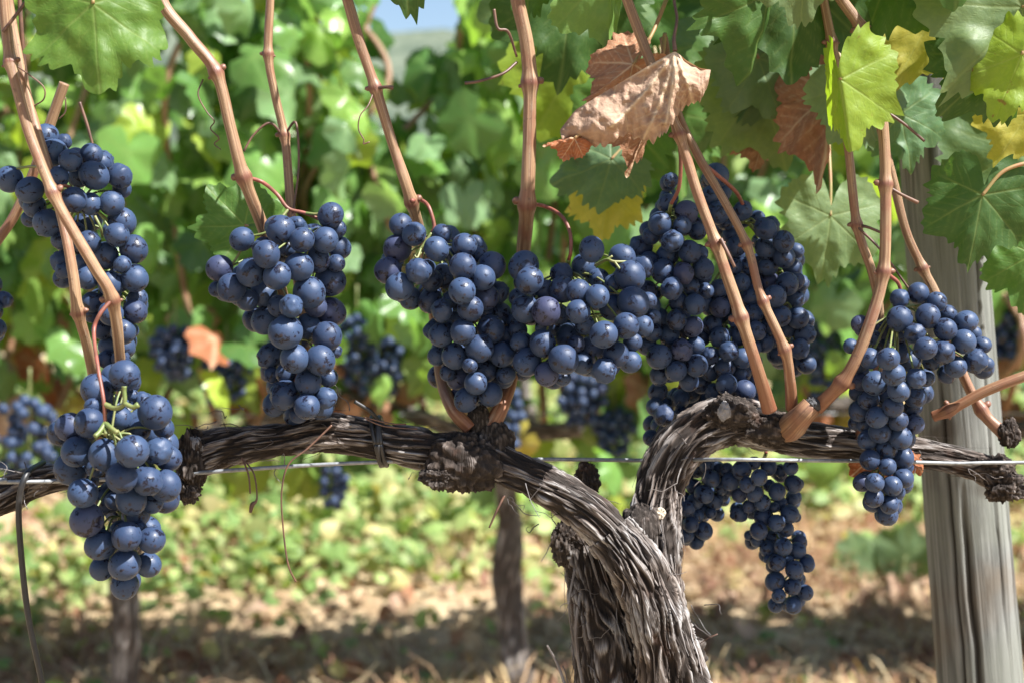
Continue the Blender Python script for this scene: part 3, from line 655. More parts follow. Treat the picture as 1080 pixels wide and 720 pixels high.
def bunch(region, zoom, front, back, y, label, stem, squash=.85, fill=30, seed=0, raisins=(), group=GROUP_BUNCH, extra_stem=(), dy=0.0):
    stem = [(q[0], q[1], (q[2] if len(q) > 2 else y) + dy * (i > 0)) for i, q in enumerate(stem)]; extra_stem = [[(a, b, c + dy, d) for a, b, c, d in L] for L in extra_stem]
    """front/back: berries (x, y, r) measured in an enlargement of the photo whose origin is `region` and factor `zoom`"""
    g = np.random.default_rng(seed + 500)
    P = np.array([(region[0] + x / zoom, region[1] + z / zoom, r / zoom * 1.08) for x, z, r in front + back]); isb = np.array([0] * len(front) + [1] * len(back))
    u, v, r = P.T
    def ext(vv):
        w = np.abs(v - vv) < 22
        if not w.any(): w = np.abs(v - vv) < 60
        if not w.any(): return u.mean(), 12
        lo = (u[w] - r[w]).min(); hi = (u[w] + r[w]).max(); return (lo + hi) / 2, max((hi - lo) / 2, 16)
    Yp = np.zeros(len(u))
    for i in range(len(u)):
        c, hw = ext(v[i]); t = np.clip((u[i] - c) / hw, -1, 1); Yp[i] = -squash * max(hw - r[i], 0) * math.sqrt(1 - t * t) + isb[i] * r[i] * 1.25
    for it in range(160):                                        # push berries apart in depth until they only just touch
        du = u[:, None] - u; dv = v[:, None] - v; s = (r[:, None] + r) * .93; d2 = du ** 2 + dv ** 2
        need = np.sqrt(np.clip(s ** 2 - d2, 0, None)); dy = Yp[:, None] - Yp
        rank = dy + .6 * (isb[:, None] - isb) * 10; sg = np.where(rank == 0, np.sign(np.arange(len(u))[:, None] - np.arange(len(u))), np.sign(rank))
        lack = np.clip(need - sg * dy, 0, None); np.fill_diagonal(lack, 0)
        Yp = Yp + (sg * lack).sum(1) * .18 / np.maximum(1, (lack > 0).sum(1)) ** .5
    U, Vv, R, YY = list(u), list(v), list(r), list(Yp)
    tries = 0; want = min(98, len(u) + fill); ymid = np.median(Yp)
    while len(U) < want and tries < 3000:
        tries += 1; vv = g.uniform(v.min(), v.max()); c, hw = ext(vv); rr = np.median(r) * g.uniform(.85, 1.05); k = g.uniform(-1, 1); uu = c + k * (hw - rr)
        nb = np.hypot(u - uu, v - vv)
        if nb.min() > rr * .9: continue
        yy = Yp[np.argmin(nb)] + g.uniform(1.2, 2 * squash * hw / rr + 1.2) * rr
        if all((uu - a) ** 2 + (vv - b) ** 2 + (yy - e) ** 2 > ((rr + f) * .9) ** 2 for a, b, e, f in zip(U, Vv, YY, R)):
            U.append(uu); Vv.append(vv); R.append(rr); YY.append(yy)
    W = np.array([pt(a, b, y + e * pxm(y)) for a, b, e in zip(U, Vv, YY)]); RW = np.array([a * pxm(y + e * pxm(y)) for a, e in zip(R, YY)])
    top = pt(*stem[0][:2], stem[0][2] if len(stem[0]) > 2 else y)
    root = thing('grape_bunch', top, label, 'grape bunch', group)
    ax = {}
    for k, (w, q) in enumerate(zip(W, RW)):
        me = BM[g.integers(len(BM))] if g.random() > .14 else SOFT[g.integers(2)]
        if k in raisins: me = RAISIN
        o = bpy.data.objects.new('berry', me); col.objects.link(o); o.parent = root
        cc = pt(ext(Vv[k])[0], Vv[k] - 8, y + .006); d = w - cc; d = d / (np.linalg.norm(d) + 1e-9) + np.array([0, -.15, -.35]) + g.normal(0, .25, 3)
        o.rotation_mode = 'QUATERNION'; o.rotation_quaternion = Vector(-d).to_track_quat('Z', 'Y') @ Quaternion((0, 0, 1), g.uniform(0, 6.28))
        sc = q * g.uniform(.95, 1.05, 3); o.scale = sc; o.location = w - top
    # stalk: the red-brown peduncle, then the green rachis with a pedicel to every berry
    vs = np.linspace(min(Vv) + 14, max(Vv) - 8, 8)
    spts = [pt(*(q if len(q) > 2 else (*q, y))) for q in stem]
    C = spline(np.array(spts), .0012); V, F, uv, h = tube(C, np.linspace(2.2, 1.9, len(C)) * pxm(y), 10); mk('peduncle', V, F, STEMRED, root, uv)
    acc = Acc(); rp = [spts[-1], spts[-1] + np.array([0, .010, -.006])] + [pt(ext(q)[0], q, y + .010) for q in vs if q > stem[-1][1]]
    if len(rp) < 2: rp.append(rp[0] + np.array([0, 0, -.02]))
    C = spline(np.array(rp), .0015); V, F, uv, h = tube(C, np.linspace(2.2, 1.0, len(C)) * pxm(y), 8); acc.add(V, F, uv)
    for w, q in zip(W, RW):
        if q > 0 and proj(w)[1] < min(Vv) + 45 and g.random() < .8: continue
        k = min(len(C) - 1, 6) + int(np.argmin(np.linalg.norm(C[min(len(C) - 1, 6):] - (w + np.array([0, 0, q * 1.2])), axis=1))); a0 = C[k]; d = a0 - w; n = np.linalg.norm(d) + 1e-9
        e = w + d / n * q * .8; mid = (a0 + e) / 2 + np.array([0, 0, q * .5])
        c2 = spline(np.array([a0, mid, e]), .002); V, F, uv, h = tube(c2, np.linspace(.0006, .0005, len(c2)), 5); acc.add(V, F, uv)
    for L in extra_stem:
        c2, r2 = path(L, 1.5); V, F, uv, h = tube(c2, r2, 7); acc.add(V, F, uv)
    acc.build('rachis', STEMGREEN, root)
    return root

bunch((200, 200), 2.767,
  [(152,145,34),(265,118,39),(328,147,35),(412,75,35),(395,147,37),(87,230,37),(122,287,40),(178,242,38),(224,189,38),(319,226,40),(255,252,39),(349,300,45),(297,340,34),(280,416,47),(401,428,40),(306,492,40),(381,497,40),(346,560,38),(278,598,43),(342,632,37),(397,606,32)],
  [(437,170,32),(216,304,37),(410,266,44),(413,357,40),(223,380,40),(346,398,35),(234,485,36),(405,547,27),(280,535,28),(250,625,34),(318,655,25),(168,322,30),(370,205,36),(367,340,32),(260,340,30),(428,215,24),(80,290,22),(315,100,20),(424,470,20),(285,170,25),(430,115,25),(240,540,22)],
  -.012, 'grape bunch hanging just above the left arm, its tip touching the sunlit grey bark', [(258, 187, -.02), (276, 192, -.03), (292, 205, -.034), (304, 220, -.034), (322, 225, -.034), (338, 232, -.034)], seed=1, dy=.016,
  extra_stem=[[(322,225,-.034,1.8),(334,226,-.036,1.6),(340,222,-.036,1.6)],[(304,221,-.034,1.8),(285,243,-.04,1.5),(262,250,-.04,1.4)],[(262,250,-.04,1.4),(247,276,-.04,1.3),(242,280,-.04,1.3)]])
bunch((380, 200), 2.767,
  [(118,103,31),(157,130,33),(108,172,38),(222,174,35),(80,236,36),(170,237,37),(115,284,38),(299,224,36),(304,163,34),(384,222,38),(356,257,35),(297,296,38),(367,314,35),(321,347,35),(240,352,34),(299,414,36),(381,408,39),(348,463,38),(237,423,34),(276,485,37),(412,482,36),(320,512,22),(337,564,32),(309,612,34),(380,596,34)],
  [(245,253,34),(367,528,31),(284,551,29),(414,545,32),(204,326,34),(147,318,30),(402,365,36),(405,300,30),(334,160,26),(238,130,28),(225,485,28),(265,325,28),(280,385,28),(258,190,24),(210,410,26),(208,265,30),(425,430,28),(365,360,22),(255,535,22),(345,190,22),(195,230,25)],
  -.002, 'grape bunch right above the big black knot of the left arm', [(434, 212, -.012), (443, 211, -.026), (452, 218, -.034), (458, 238, -.036), (455, 246, -.036)], seed=2, dy=.026,
  extra_stem=[[(455,246,-.038,1.6),(444,262,-.04,1.5),(432,278,-.04,1.4),(424,280,-.04,1.3)],[(444,262,-.04,1.4),(440,272,-.044,1.3),(436,268,-.044,1.2)]])
bunch((530, 160), 2.767,
  [(260,285,35),(62,334,41),(79,376,38),(372,363,42),(175,402,36),(221,408,33),(277,423,33),(382,440,44),(221,467,33),(128,466,39),(66,459,38),(361,508,36),(295,533,39),(117,559,37),(178,605,41),(72,613,40),(129,648,33),(332,591,34),(372,612,32),(296,638,35)],
  [(172,358,33),(237,333,34),(349,308,36),(409,336,32),(280,374,32),(320,455,36),(409,510,30),(425,435,24),(193,538,35),(258,578,36),(232,617,30),(55,555,32),(240,505,28),(380,555,26),(45,425,24),(125,405,30),(165,480,25),(175,660,22),(320,385,24),(45,520,26),(120,510,26),(440,480,20),(35,495,22),(215,560,24),(15,595,30),(10,650,26)],
  -.004, 'wide short grape bunch below the curled dry brown leaf, right of the straight thick cane', [(557, 215, -.004), (575, 218, -.016), (592, 228, -.028), (601, 245, -.034), (602, 264, -.036), (600, 274, -.034)], seed=3, dy=.020,
  extra_stem=[[(628,280,-.036,1.8),(640,274,-.044,1.6),(648,276,-.046,1.5),(664,276,-.044,1.3)],[(648,276,-.046,1.4),(654,284,-.048,1.3)],[(640,274,-.044,1.4),(646,270,-.044,1.2)]])
bunch((660, 160), 2.25,
  [(81,171,26),(109,213,26),(134,176,21),(151,238,26),(144,144,26),(107,68,14),(183,277,24),(88,284,27),(137,289,26),(109,325,27),(163,363,25),(119,399,25),(159,415,23),(133,470,26),(79,486,28),(168,507,25),(119,519,24)],
  [(98,123,22),(75,395,24),(103,435,24),(165,460,20),(80,528,22),(125,357,22),(100,245,24),(35,228,28),(60,200,20),(155,320,20),(175,240,20),(190,330,18),(110,490,22),(150,545,22),(50,460,22),(170,190,20),(65,430,20),(50,330,22),(55,260,22),(60,365,22)],
  .012, 'long dark grape bunch between the wide short bunch and the two crossing canes', [(716, 142, -.014), (718, 170, -.01), (716, 198, -.006), (708, 215, 0)], seed=4, raisins=(5,), fill=25)
bunch((660, 160), 2.25,
  [(223,370,22),(222,440,24),(245,473,24),(200,483,22),(236,510,24),(273,524,24),(239,552,24),(282,567,25),(278,489,24),(310,425,22),(220,326,22),(190,360,20)],
  [(264,437,24),(302,384,22),(297,345,22),(200,520,22),(303,320,20),(285,270,20),(262,225,22),(250,200,22),(275,310,20),(250,345,20),(262,400,20),(300,500,22),(300,545,20),(205,410,22),(305,575,18),(255,590,20),(210,570,22),(185,500,20),(180,440,20),(180,550,22),(298,595,15),(300,465,20),(330,455,20),(255,275,20)],
  .035, 'dark grape bunch seen behind the slanting canes, resting on the right arm', [(757, 250, -.018), (762, 262, .0), (764, 275, .02)], seed=5, fill=25)
bunch((660, 160), 2.25,
  [(214,57,29),(203,106,25),(219,146,25),(278,140,23),(332,183,27),(332,228,25),(374,213,25),(375,250,25),(383,314,26),(354,343,25),(408,394,26),(368,390,23),(425,432,25),(412,468,23),(427,502,22)],
  [(338,272,22),(404,307,20),(415,312,20),(400,348,24),(403,235,18),(312,158,18),(228,100,20),(395,275,22),(340,310,24),(350,440,24),(360,480,24),(400,510,22),(330,380,22),(385,420,20),(340,415,20),(430,400,16),(235,170,18),(320,260,20),(310,300,20)],
  .040, 'grape bunch at the right of the slanting canes with one berry sitting high on top', [(738, 170, .0), (765, 192, .01), (778, 205, .02), (786, 222, .03)], seed=6, fill=25, squash=.7)
bunch((660, 160), 2.25,
  [(76,569,22),(70,605,20),(92,625,26),(60,678,18)], [(62,645,20),(82,650,22),(115,640,22),(150,570,24),(160,605,24),(130,585,22),(100,660,20),(93,600,20),(135,625,20)],
  .050, 'small shaded grape bunch with green stalks tucked behind the bend of the right arm', [(722, 395, .05), (716, 410, .046), (712, 422, .046)], seed=7, fill=8)
bunch((30, 370), 2.667,
  [(271,68,41),(190,108,41),(171,202,40),(356,172,45),(137,282,42),(215,292,43),(292,281,44),(365,280,39),(262,355,42),(334,366,40),(385,378,42),(153,399,39),(289,418,41),(164,475,45),(276,521,41),(203,544,42),(347,531,37),(271,601,42)],
  [(257,190,34),(116,213,38),(92,228,34),(311,220,31),(395,302,34),(120,330,44),(222,416,42),(303,455,36),(349,428,27),(337,600,33),(205,612,31),(271,658,38),(293,125,16),(380,215,28),(320,140,26),(190,325,28),(240,330,24),(180,155,22),(240,420,24),(190,500,24),(310,500,22)],
  -.055, 'large-berried grape bunch hanging lowest at the left, in front of the arm ends', [(118, 316, -.058), (105, 332, -.062), (99, 350, -.064), (103, 385, -.08), (109, 420, -.088), (111, 446, -.088)], seed=8,
  extra_stem=[[(110,426,-.088,3),(122,430,-.09,3),(131,425,-.092,2.6),(131,411,-.092,2.4),(131,407,-.092,3.2)],[(131,425,-.092,2.8),(140,429,-.094,2.6),(146,426,-.094,3.2)],[(111,446,-.088,3),(117,451,-.092,2.6),(124,456,-.094,2.6)],[(111,446,-.088,3),(105,455,-.092,2.6),(100,460,-.094,2.8)],[(111,448,-.088,3),(112,458,-.092,2.6)]])
bunch((0, 120), 2.667,
  [(131,62,31),(150,110,37),(198,132,30),(27,185,34),(84,215,36),(165,178,27),(208,242,34),(254,254,30),(130,308,38),(257,115,30),(265,174,39),(337,176,34),(314,252,33),(343,304,38),(329,341,33),(376,381,37),(250,361,30),(297,399,35),(344,423,23),(379,464,36),(245,460,32),(310,478,34),(259,530,28),(380,556,32),(347,612,34),(312,562,32)],
  [(180,80,22),(97,260,30),(285,138,28),(343,212,24),(236,311,28),(173,415,30),(180,440,24),(387,520,27),(289,604,28),(260,565,22),(350,655,30),(310,655,30),(170,355,24),(85,295,24),(220,180,26),(215,330,24),(230,420,24),(340,480,20),(370,610,20),(300,690,24),(340,690,24)],
  -.018, 'grape bunch at the upper left, hanging behind two crossing canes', [(50, 203, -.05), (58, 198, -.044), (68, 196, -.04), (78, 200, -.036)], seed=9, fill=25, squash=.6,
  extra_stem=[[(18,178,-.03,1.4),(30,176,-.034,1.4),(40,176,-.04,1.4)],[(100,228,-.034,1.6),(106,240,-.034,1.4),(108,250,-.03,1.3)]])
bunch((-40, 270), 1.0, [(44, 46, 9), (28, 30, 13), (30, 58, 12), (12, 42, 13), (18, 74, 12)], [(0, 28, 13), (0, 60, 13), (36, 76, 10), (8, 96, 12)], .0,
  'grape bunch cut off by the left edge, only one berry in view', [(-30, 230, .01), (-28, 260, .0), (-26, 280, 0)], seed=10, fill=6)
bunch((690, 460), 3.6,
  [(217,160,33),(189,219,34),(124,272,31),(138,333,31),(188,358,33),(120,374,31)],
  [(155,245,30),(230,245,30),(160,400,27),(185,285,30),(150,190,28),(175,120,30),(95,305,28),(165,300,24),(255,195,26),(245,125,26),(90,335,22),(215,290,20),(258,222,27),(262,160,26),(110,235,28),(120,160,27),(130,110,27),(200,110,27)],
  .040, 'shaded small grape bunch hanging below the right arm, just right of the trunk fork', [(748, 440, .06), (748, 462, .056), (746, 480, .05)], seed=11, fill=14)
bunch((690, 460), 3.6,
  [(332,127,36),(290,170,34),(398,155,30),(353,182,29),(380,215,32),(466,208,31),(410,250,31),(518,118,28),(528,180,33),(412,304,33),(465,327,34),(515,293,34),(397,357,33),(490,418,33),(465,478,32),(580,485,28),(533,505,33),(459,550,36),(525,569,32),(473,604,27),(574,592,28),(527,640,32)],
  [(323,222,27),(437,185,24),(548,180,20),(523,240,24),(500,350,28),(537,305,20),(323,290,34),(360,265,24),(447,383,27),(391,394,24),(360,375,18),(552,400,28),(543,433,31),(432,425,30),(461,640,28),(455,268,20),(480,255,26),(430,465,16),(275,125,26),(380,100,26),(435,115,30),(480,130,26),(510,470,20),(545,530,20)],
  .034, 'long tapering grape bunch hanging below the right arm and the wire, lowest of all', [(800, 440, .055), (806, 462, .05), (808, 478, .045)], seed=12, fill=22)
bunch((880, 290), 2.667,
  [(236,51,28),(184,67,27),(288,76,27),(184,124,33),(263,116,32),(72,138,23),(226,163,29),(312,153,30),(370,132,31),(257,206,30),(364,187,31),(306,217,33),(416,197,23),(397,240,33),(341,258,29),(99,234,27),(152,235,30),(167,279,31),(115,303,33),(181,324,31),(229,290,28),(228,343,29),(165,370,28),(96,350,28),(120,399,30),(71,381,28),(178,408,28),(225,419,26),(128,441,30),(185,456,31),(93,463,27),(147,489,28),(100,519,27),(193,511,29),(149,537,24),(77,583,24),(113,583,26),(162,592,27),(194,570,27),(111,626,26),(155,644,26),(149,674,28)],
  [(138,152,26),(317,110,25),(178,172,27),(392,165,20),(316,277,26),(428,250,20),(272,245,22),(46,200,20),(262,290,18),(221,373,26),(75,300,24),(75,270,22),(125,195,26),(212,240,28),(65,330,22),(205,540,18),(180,610,18),(60,415,20),(145,340,22),(190,220,26),(85,420,22),(115,470,20),(185,540,16),(110,175,20),(70,250,22)],
  -.008, 'L-shaped grape bunch in front of the grey post with a side shoulder to the right', [(932, 287, -.028), (940, 292, -.022), (948, 300, -.018), (952, 318, -.016)], seed=13, fill=22, squash=.75)

def dry_hanging_leaf():
    """dead leaf hanging by its stalk, folded over its midrib: front half drapes down, back half behind"""
    ridge = np.array([(750, 74), (738, 72), (724, 64), (712, 54), (690, 66), (660, 84), (630, 102), (607, 116), (590, 138)], float)
    low = np.array([(747, 90), (738, 108), (722, 112), (708, 132), (690, 152), (662, 142), (636, 154), (612, 158), (594, 158)], float)
    n, m = 190, 60; t = np.linspace(0, 1, n); tk = np.linspace(0, 1, len(ridge))
    A = np.stack([np.interp(t, tk, ridge[:, k]) for k in (0, 1)], -1); Bq = np.stack([np.interp(t, tk, low[:, k]) for k in (0, 1)], -1)
    ker = np.hanning(13); ker /= ker.sum()
    sm = lambda q: np.stack([np.convolve(np.pad(q[:, k], 6, mode='edge'), ker, 'valid') for k in (0, 1)], -1)
    A, Bq = sm(A), sm(Bq)
    saw = (t * 21) % 1; saw = np.where(saw < .6, saw / .6, (1 - saw) / .4); big = (t * 6.3 + .2) % 1
    acc = Acc(); root = np.array([712, 54.0])
    ribs = [np.array(q, float) - root for q in ((735, 108), (709, 132), (690, 150), (655, 142), (604, 125))]
    for half in (0, 1):
        w = np.linspace(0, 1, m)[None] * np.ones((n, 1))
        ext = (1 + .07 * (saw - .5) + .06 * (big - .5))[:, None] * (1.0 if half == 0 else .62)
        P = A[:, None] + (Bq - A)[:, None] * (w * ext)[..., None]
        q = np.stack([P[..., 0] / 22, P[..., 1] / 22, w * 0 + 5 + half * 9], -1)
        bulge = np.sin(np.clip(w, 0, 1) * 2.3) * (12 if half == 0 else -16) + 16 * (fbm(q, 2) - .5) + 9 * (fbm(q * 2.7, 2) - .5) + 6 * np.sin(t * 19)[:, None] * w - 9 * w ** 3 * (1 if half == 0 else -1)
        dd_ = P - root; rv = np.zeros((n, m))
        for rb in ribs:
            L = np.linalg.norm(rb); e = rb / L; al = dd_ @ e; ac = dd_[..., 0] * e[1] - dd_[..., 1] * e[0] + .0012 * al ** 2; rv = np.maximum(rv, np.where((al > 0) & (al < L), np.exp(-(ac / 4.0) ** 2), 0))
        bulge = bulge + 5 * rv * (1 if half == 0 else -1)
        y = -.046 + (t - .35)[:, None] ** 2 * .02 - bulge * pxm(-.05)
        W = np.array([pt(a, b, c) for a, b, c in zip(P[..., 0].ravel(), P[..., 1].ravel(), y.ravel())])
        d = P - root; vein = np.zeros((n, m))
        for rb in ribs:
            L = np.linalg.norm(rb); e = rb / L; al = d @ e; ac = d[..., 0] * e[1] - d[..., 1] * e[0] + .0012 * al ** 2
            vein = np.maximum(vein, np.where((al > 0) & (al < L), np.exp(-(ac / 1.5) ** 2), 0))
            for k in range(7):
                for sg in (-1, 1):
                    b = al - L * (.15 + .13 * k) - np.abs(ac) * .9; vein = np.maximum(vein, .55 * np.where((np.sign(ac) == sg) & (np.abs(ac) < 16), np.exp(-(b / 1.0) ** 2), 0))
        idx = np.arange(n * m).reshape(n, m); F = np.stack([idx[:-1, :-1], idx[:-1, 1:], idx[1:, 1:], idx[1:, :-1]], -1).reshape(-1, 4).tolist()
        acc.add(W, F, None, tint=np.tile((*TAN, 1), (n * m, 1)), vein=vein.ravel())
    o = acc.build('leaf', DRY, vine); o['label'] = 'big dead tan leaf folded over its midrib'
    C, R = path([(712, 54, -.046, 2.6), (711, 40, -.044, 1.8), (714, 20, -.04, 1.6), (711, 0, -.035, 1.6), (708, -40, -.02, 1.8)], 1.5)
    V, F, uv, h = tube(C, R, 8); mk('petiole', V, F, STEMBROWN, o, uv)
# ------------------------------------------------------------------ leaves of the front vines
leaf(nv, (98, 4), (106, 106), -.07, (.15, -1, .15), (.095, .175, .03), cup=.05, wave=.16, fold=.22, teeth=30, size=96,  label='large sunlit green leaf at the upper left')
leaf(vine, (258, 238), (224, 200), .03, (.2, -1, .4), GREEN, size=58)
dry_hanging_leaf()
leaf(vine, (690, 120), (668, 188), -.01, (.6, -.8, .1), BROWN, DRY, fold=.8, crumple=.06, size=70)
leaf(vine, (668, 68), (622, 104), -.015, (-.2, -.9, -.3), BROWN, DRY, fold=.7, crumple=.06, size=60)
leaf(vine, (606, 146), (576, 150), -.045, (0, -.8, .5), RUST, DRY, crumple=.10, size=30, fold=.8)
leaf(vine, (886, 84), (897, 166), -.05, (-.62, -.78, .1), YGREEN, LEAFYEL, fold=.85, cup=.05, wave=.07, size=82, pet=[(898, 72, -.04), (908, 60, -.025)], label='bright yellow-green leaf lit through by the sun')
leaf(vine, (1036, 206), (1022, 284), -.02, (-.25, -1, -.15), DKGREEN, size=76, fold=.25, pet=[(1060, 180, -.02), (1100, 168, -.02)], cup=.12)
leaf(vine, (1078, 8), (985, 112), -.03, (-.5, -.5, -.7), PALE, size=118, fold=.35, cup=.05)
leaf(vine, (1050, 60), (985, 135), -.01, (.1, -1, .0), DKGREEN, size=80)
leaf(vine, (1078, 58), (1052, 118), -.04, (-.2, -1, .4), YGREEN, LEAFYEL, size=74, fold=.3)
leaf(vine, (838, -22), (836, 90), .0, (.15, -1, -.05), DKGREEN, size=112, cup=.08)
leaf(vine, (812, -6), (790, 84), -.01, (.75, -.65, .1), GREEN, size=92, fold=.4)
leaf(vine, (800, 62), (826, 126), .09, (-.1, -1, .4), (.16, .24, .13), size=72)
leaf(vine, (802, 88), (832, 178), .11, (.1, -1, .1), PALE, size=95)
leaf(vine, (880, 98), (862, 212), .06, (.25, -.9, .1), BROWN, DRY, size=98, fold=1.0, crumple=.05)
leaf(vine, (805, 140), (800, 178), .12, (.4, -.9, .1), BROWN, DRY, size=40, fold=.3, crumple=.05)
leaf(vine, (876, 228), (868, 306), .10, (.1, -1, .15), (.17, .24, .12), size=74)
leaf(vine, (645, 168), (590, 190), .12, (0, -1, .5), (.10, .165, .09), size=66)
leaf(vine, (642, 198), (632, 262), .13, (-.1, -1, .1), YELLOW, LEAFYEL, size=56, fold=.3)
leaf(vine, (642, -28), (651, 66), .0, (.55, -.8, .2), (.15, .25, .07), size=92, fold=.7)
leaf(vine, (604, -20), (592, 88), .10, (.1, -1, -.1), DKGREEN, size=110)
leaf(vine, (984, 18), (948, 80), .04, (-.1, -1, .3), YELLOW, LEAFYEL, size=80)
leaf(vine, (950, 120), (968, 196), .06, (.1, -1, .35), (.09, .17, .08), size=62)
leaf(vine, (1090, 268), (1080, 340), .03, (-.2, -1, .2), GREEN, size=62)
leaf(vine, (424, -70), (431, 15), -.02, (.1, -1, .2), DKGREEN, size=86)
leaf(vine, (846, -40), (848, 22), -.05, (.0, -.9, .75), PALE, size=62)
leaf(vine, (560, -50), (557, 18), .03, (.1, -1, .1), GREEN, size=70)
leaf(vine, (940, -40), (915, 40), .02, (.1, -1, .2), GREEN, size=90)
leaf(vine, (1020, -40), (1010, 36), .01, (.1, -1, .1), GREEN, size=85)
leaf(vine, (900, 95), (930, 150), .05, (.1, -1, .3), (.16, .24, .13), size=70)
leaf(vine, (1085, 120), (1055, 165), .05, (-.1, -1, .3), YELLOW, LEAFYEL, size=60)
leaf(vine, (935, 468), (897, 503), .03, (0, -.9, .3), RUST, DRY, size=48, crumple=.06, label='small dried orange leaf behind the wire')
leaf(vine, (955, 474), (974, 498), .012, (.2, -.9, .3), RUST, DRY, size=34, crumple=.06, fold=.4)
for k in range(34):                                                # the leafy curtain behind the canes at the upper right
    u = g.uniform(590, 1110); v = g.uniform(-60, 175); y = g.uniform(.10, .34)
    if u < 760: v = min(v, 120)
    elif u < 900: v = min(v, 60)
    if 930 < u < 1050: v = min(v, 20)
    if 930 < u < 1050 and y < .2: y = .22
    tn = [GREEN, DKGREEN, GREEN, (.10, .17, .07), YGREEN][g.integers(5)]
    leaf(vine, (u, v), (u + g.uniform(-45, 45), v + g.uniform(55, 85)), y, (g.uniform(-.5, .5), -1, g.uniform(-.1, .8)), tn, size=g.uniform(70, 105), hi=False, fold=g.uniform(0, .4))
for k in range(26):                                                # shoots above the frame that shade the wood and fruit
    u = g.uniform(560, 1180); v = g.uniform(-280, -90); y = g.uniform(-.12, .12)
    leaf(vine, (u, v), (u + g.uniform(-45, 45), v + g.uniform(55, 85)), y, (g.uniform(-.5, .5), -1, g.uniform(.1, .9)), GREEN, size=g.uniform(75, 110), hi=False, fold=g.uniform(0, .4))

# ------------------------------------------------------------------ post, wire, tie, hanging tube
pp = thing('wooden_post', np.array([pt(1085, 1395, .16)[0], .16, 0]), 'round weathered grey wooden trellis post behind the right arm', 'post')
C, R = path([(1088, 1420, .16, 48), (1050, 900, .16, 46), (1034, 720, .16, 44.5), (1016, 500, .16, 43), (1001, 300, .16, 42), (990, 150, .16, 41), (978, 0, .16, 40.5), (940, -500, .16, 39)], 3)
def pd(TH, S, R):
    q = fbm(np.stack([np.cos(TH) * 1.1, np.sin(TH) * 1.1, S / .12], -1), 3) - .5
    fine = fbm(np.stack([np.cos(TH) * 9, np.sin(TH) * 9, S / .12], -1), 3) - .5
    cr = np.zeros_like(TH)
    for a0, s0, s1, w in ((5.95, .05, .56, .06), (6.75 - 2 * np.pi, .45, .95, .03), (.95, .25, .75, .025), (5.62, .38, .64, .04)):
        c = a0 + .10 * (fbm(np.stack([S / .03, 0 * S + a0, 0 * S], -1), 2) - .5); d = np.abs((TH - c + np.pi) % (2 * np.pi) - np.pi)
        cr = np.maximum(cr, np.exp(-(d / w) ** 2) * np.clip((S - s0) / .04, 0, 1) * np.clip((s1 - S) / .04, 0, 1))
    return 1 + .05 * q + .006 * fine - .14 * cr, 1 - cr
V, F, uv, h = tube(C, R, 160, pd); mk('pole', V, F, POST, pp, uv, {'h': h})

def wire(name, L, m, label, cat, r=None, ns=10, group=None):
    C, R = path(L, 3); V, F, uv, h = tube(C, R, ns); b = V.mean(0)
    return tag(mk(name, V, F, m, None, uv, loc=b), label, cat, group)
wire('trellis_wire', [(-700, 560, -.012, 2.4), (-60, 510, -.012, 2.3), (0, 508, -.012, 2.3), (60, 507, -.004, 2.3), (150, 503, .0, 2.3), (225, 497, -.004, 2.2), (330, 490, -.006, 2.1), (430, 486, .0, 2.1), (500, 487, .02, 2.1), (570, 484, .022, 2.1), (680, 485, .03, 2.1), (760, 484, -.016, 2.0), (840, 485, -.016, 2.0), (930, 486, .004, 2.0), (1010, 488, .006, 2.0), (1100, 487, .006, 2.0), (1800, 480, .006, 2)], WIRE, 'galvanised steel trellis wire strung along the arms of the front vine', 'wire')
acc = Acc()
for k, (du, w) in enumerate(((0, 2.6), (3.2, 2.4), (-2.8, 2.2))):
    cc = pt(401 + du, 465, .003); rr = 23.5 * pxm(0); aa = np.linspace(0, 2 * np.pi, 60)
    ring = np.stack([cc[0] - np.sin(aa) * .0012 * (k + .5), cc[1] - np.cos(aa) * rr * 1.08, cc[2] + np.sin(aa) * rr * 1.1], -1); V, F, uv, h = tube(ring, w * pxm(0), 8); acc.add(V, F, uv)
C, R = path([(399, 443, -.004, 2.4), (390, 433, -.008, 2.2), (374, 423, -.01, 2.2)]); V, F, uv, h = tube(C, R, 8); acc.add(V, F, uv)
o = acc.build('vine_tie', BLACK); tag(o, 'black plastic tie wound round the left arm, one end sticking up', 'tie')
wire('hanging_tube', [(46, 487, .01, 3), (28, 500, -.012, 3.2), (20, 530, -.014, 3.2), (22, 580, -.014, 3.2), (30, 650, -.014, 3.2), (45, 722, -.014, 3.2), (80, 900, -.014, 3.2), (120, 1200, 0, 3.2), (130, 1600, .02, 3.2)], BLACK, 'thin black tube hanging down from the arm at the left edge', 'tube')

# ------------------------------------------------------------------ rows behind
def leaf_cloud(acc, P, size, g, pal, nlo, seeds=6, face=(.45, -.65, .6)):
    protos = [leaf_mesh(*nlo, seed=900 + k, fold=[.1, .4, .7, .2, .9, .3][k % 6], cup=[.1, .25, .0, .3, .15, .4][k % 6], wave=.2, teeth=15, quilt=0) for k in range(seeds)]
    pal = np.array(pal)
    for p in P:
        V, F, vein = protos[g.integers(seeds)]
        tip = np.array([g.normal(0, .45), g.normal(-.1, .4), -1 + g.normal(0, .35)]); n = np.array(face) + g.normal(0, .48, 3)
        M, _ = basis(tip, n); s = size * g.uniform(.6, 1.15)
        W = (V * s) @ M.T + p; c = pal[g.integers(len(pal))] * g.uniform(.75, 1.25)
        acc.add(W, F, None, tint=np.tile(np.append(c, 1), (len(W), 1)), vein=vein * .6)
PAL = [(.13, .25, .065)] * 8 + [(.07, .15, .04)] * 3 + [(.18, .29, .14)] * 6 + [(.19, .31, .07)] * 5 + [(.29, .38, .06)] * 3
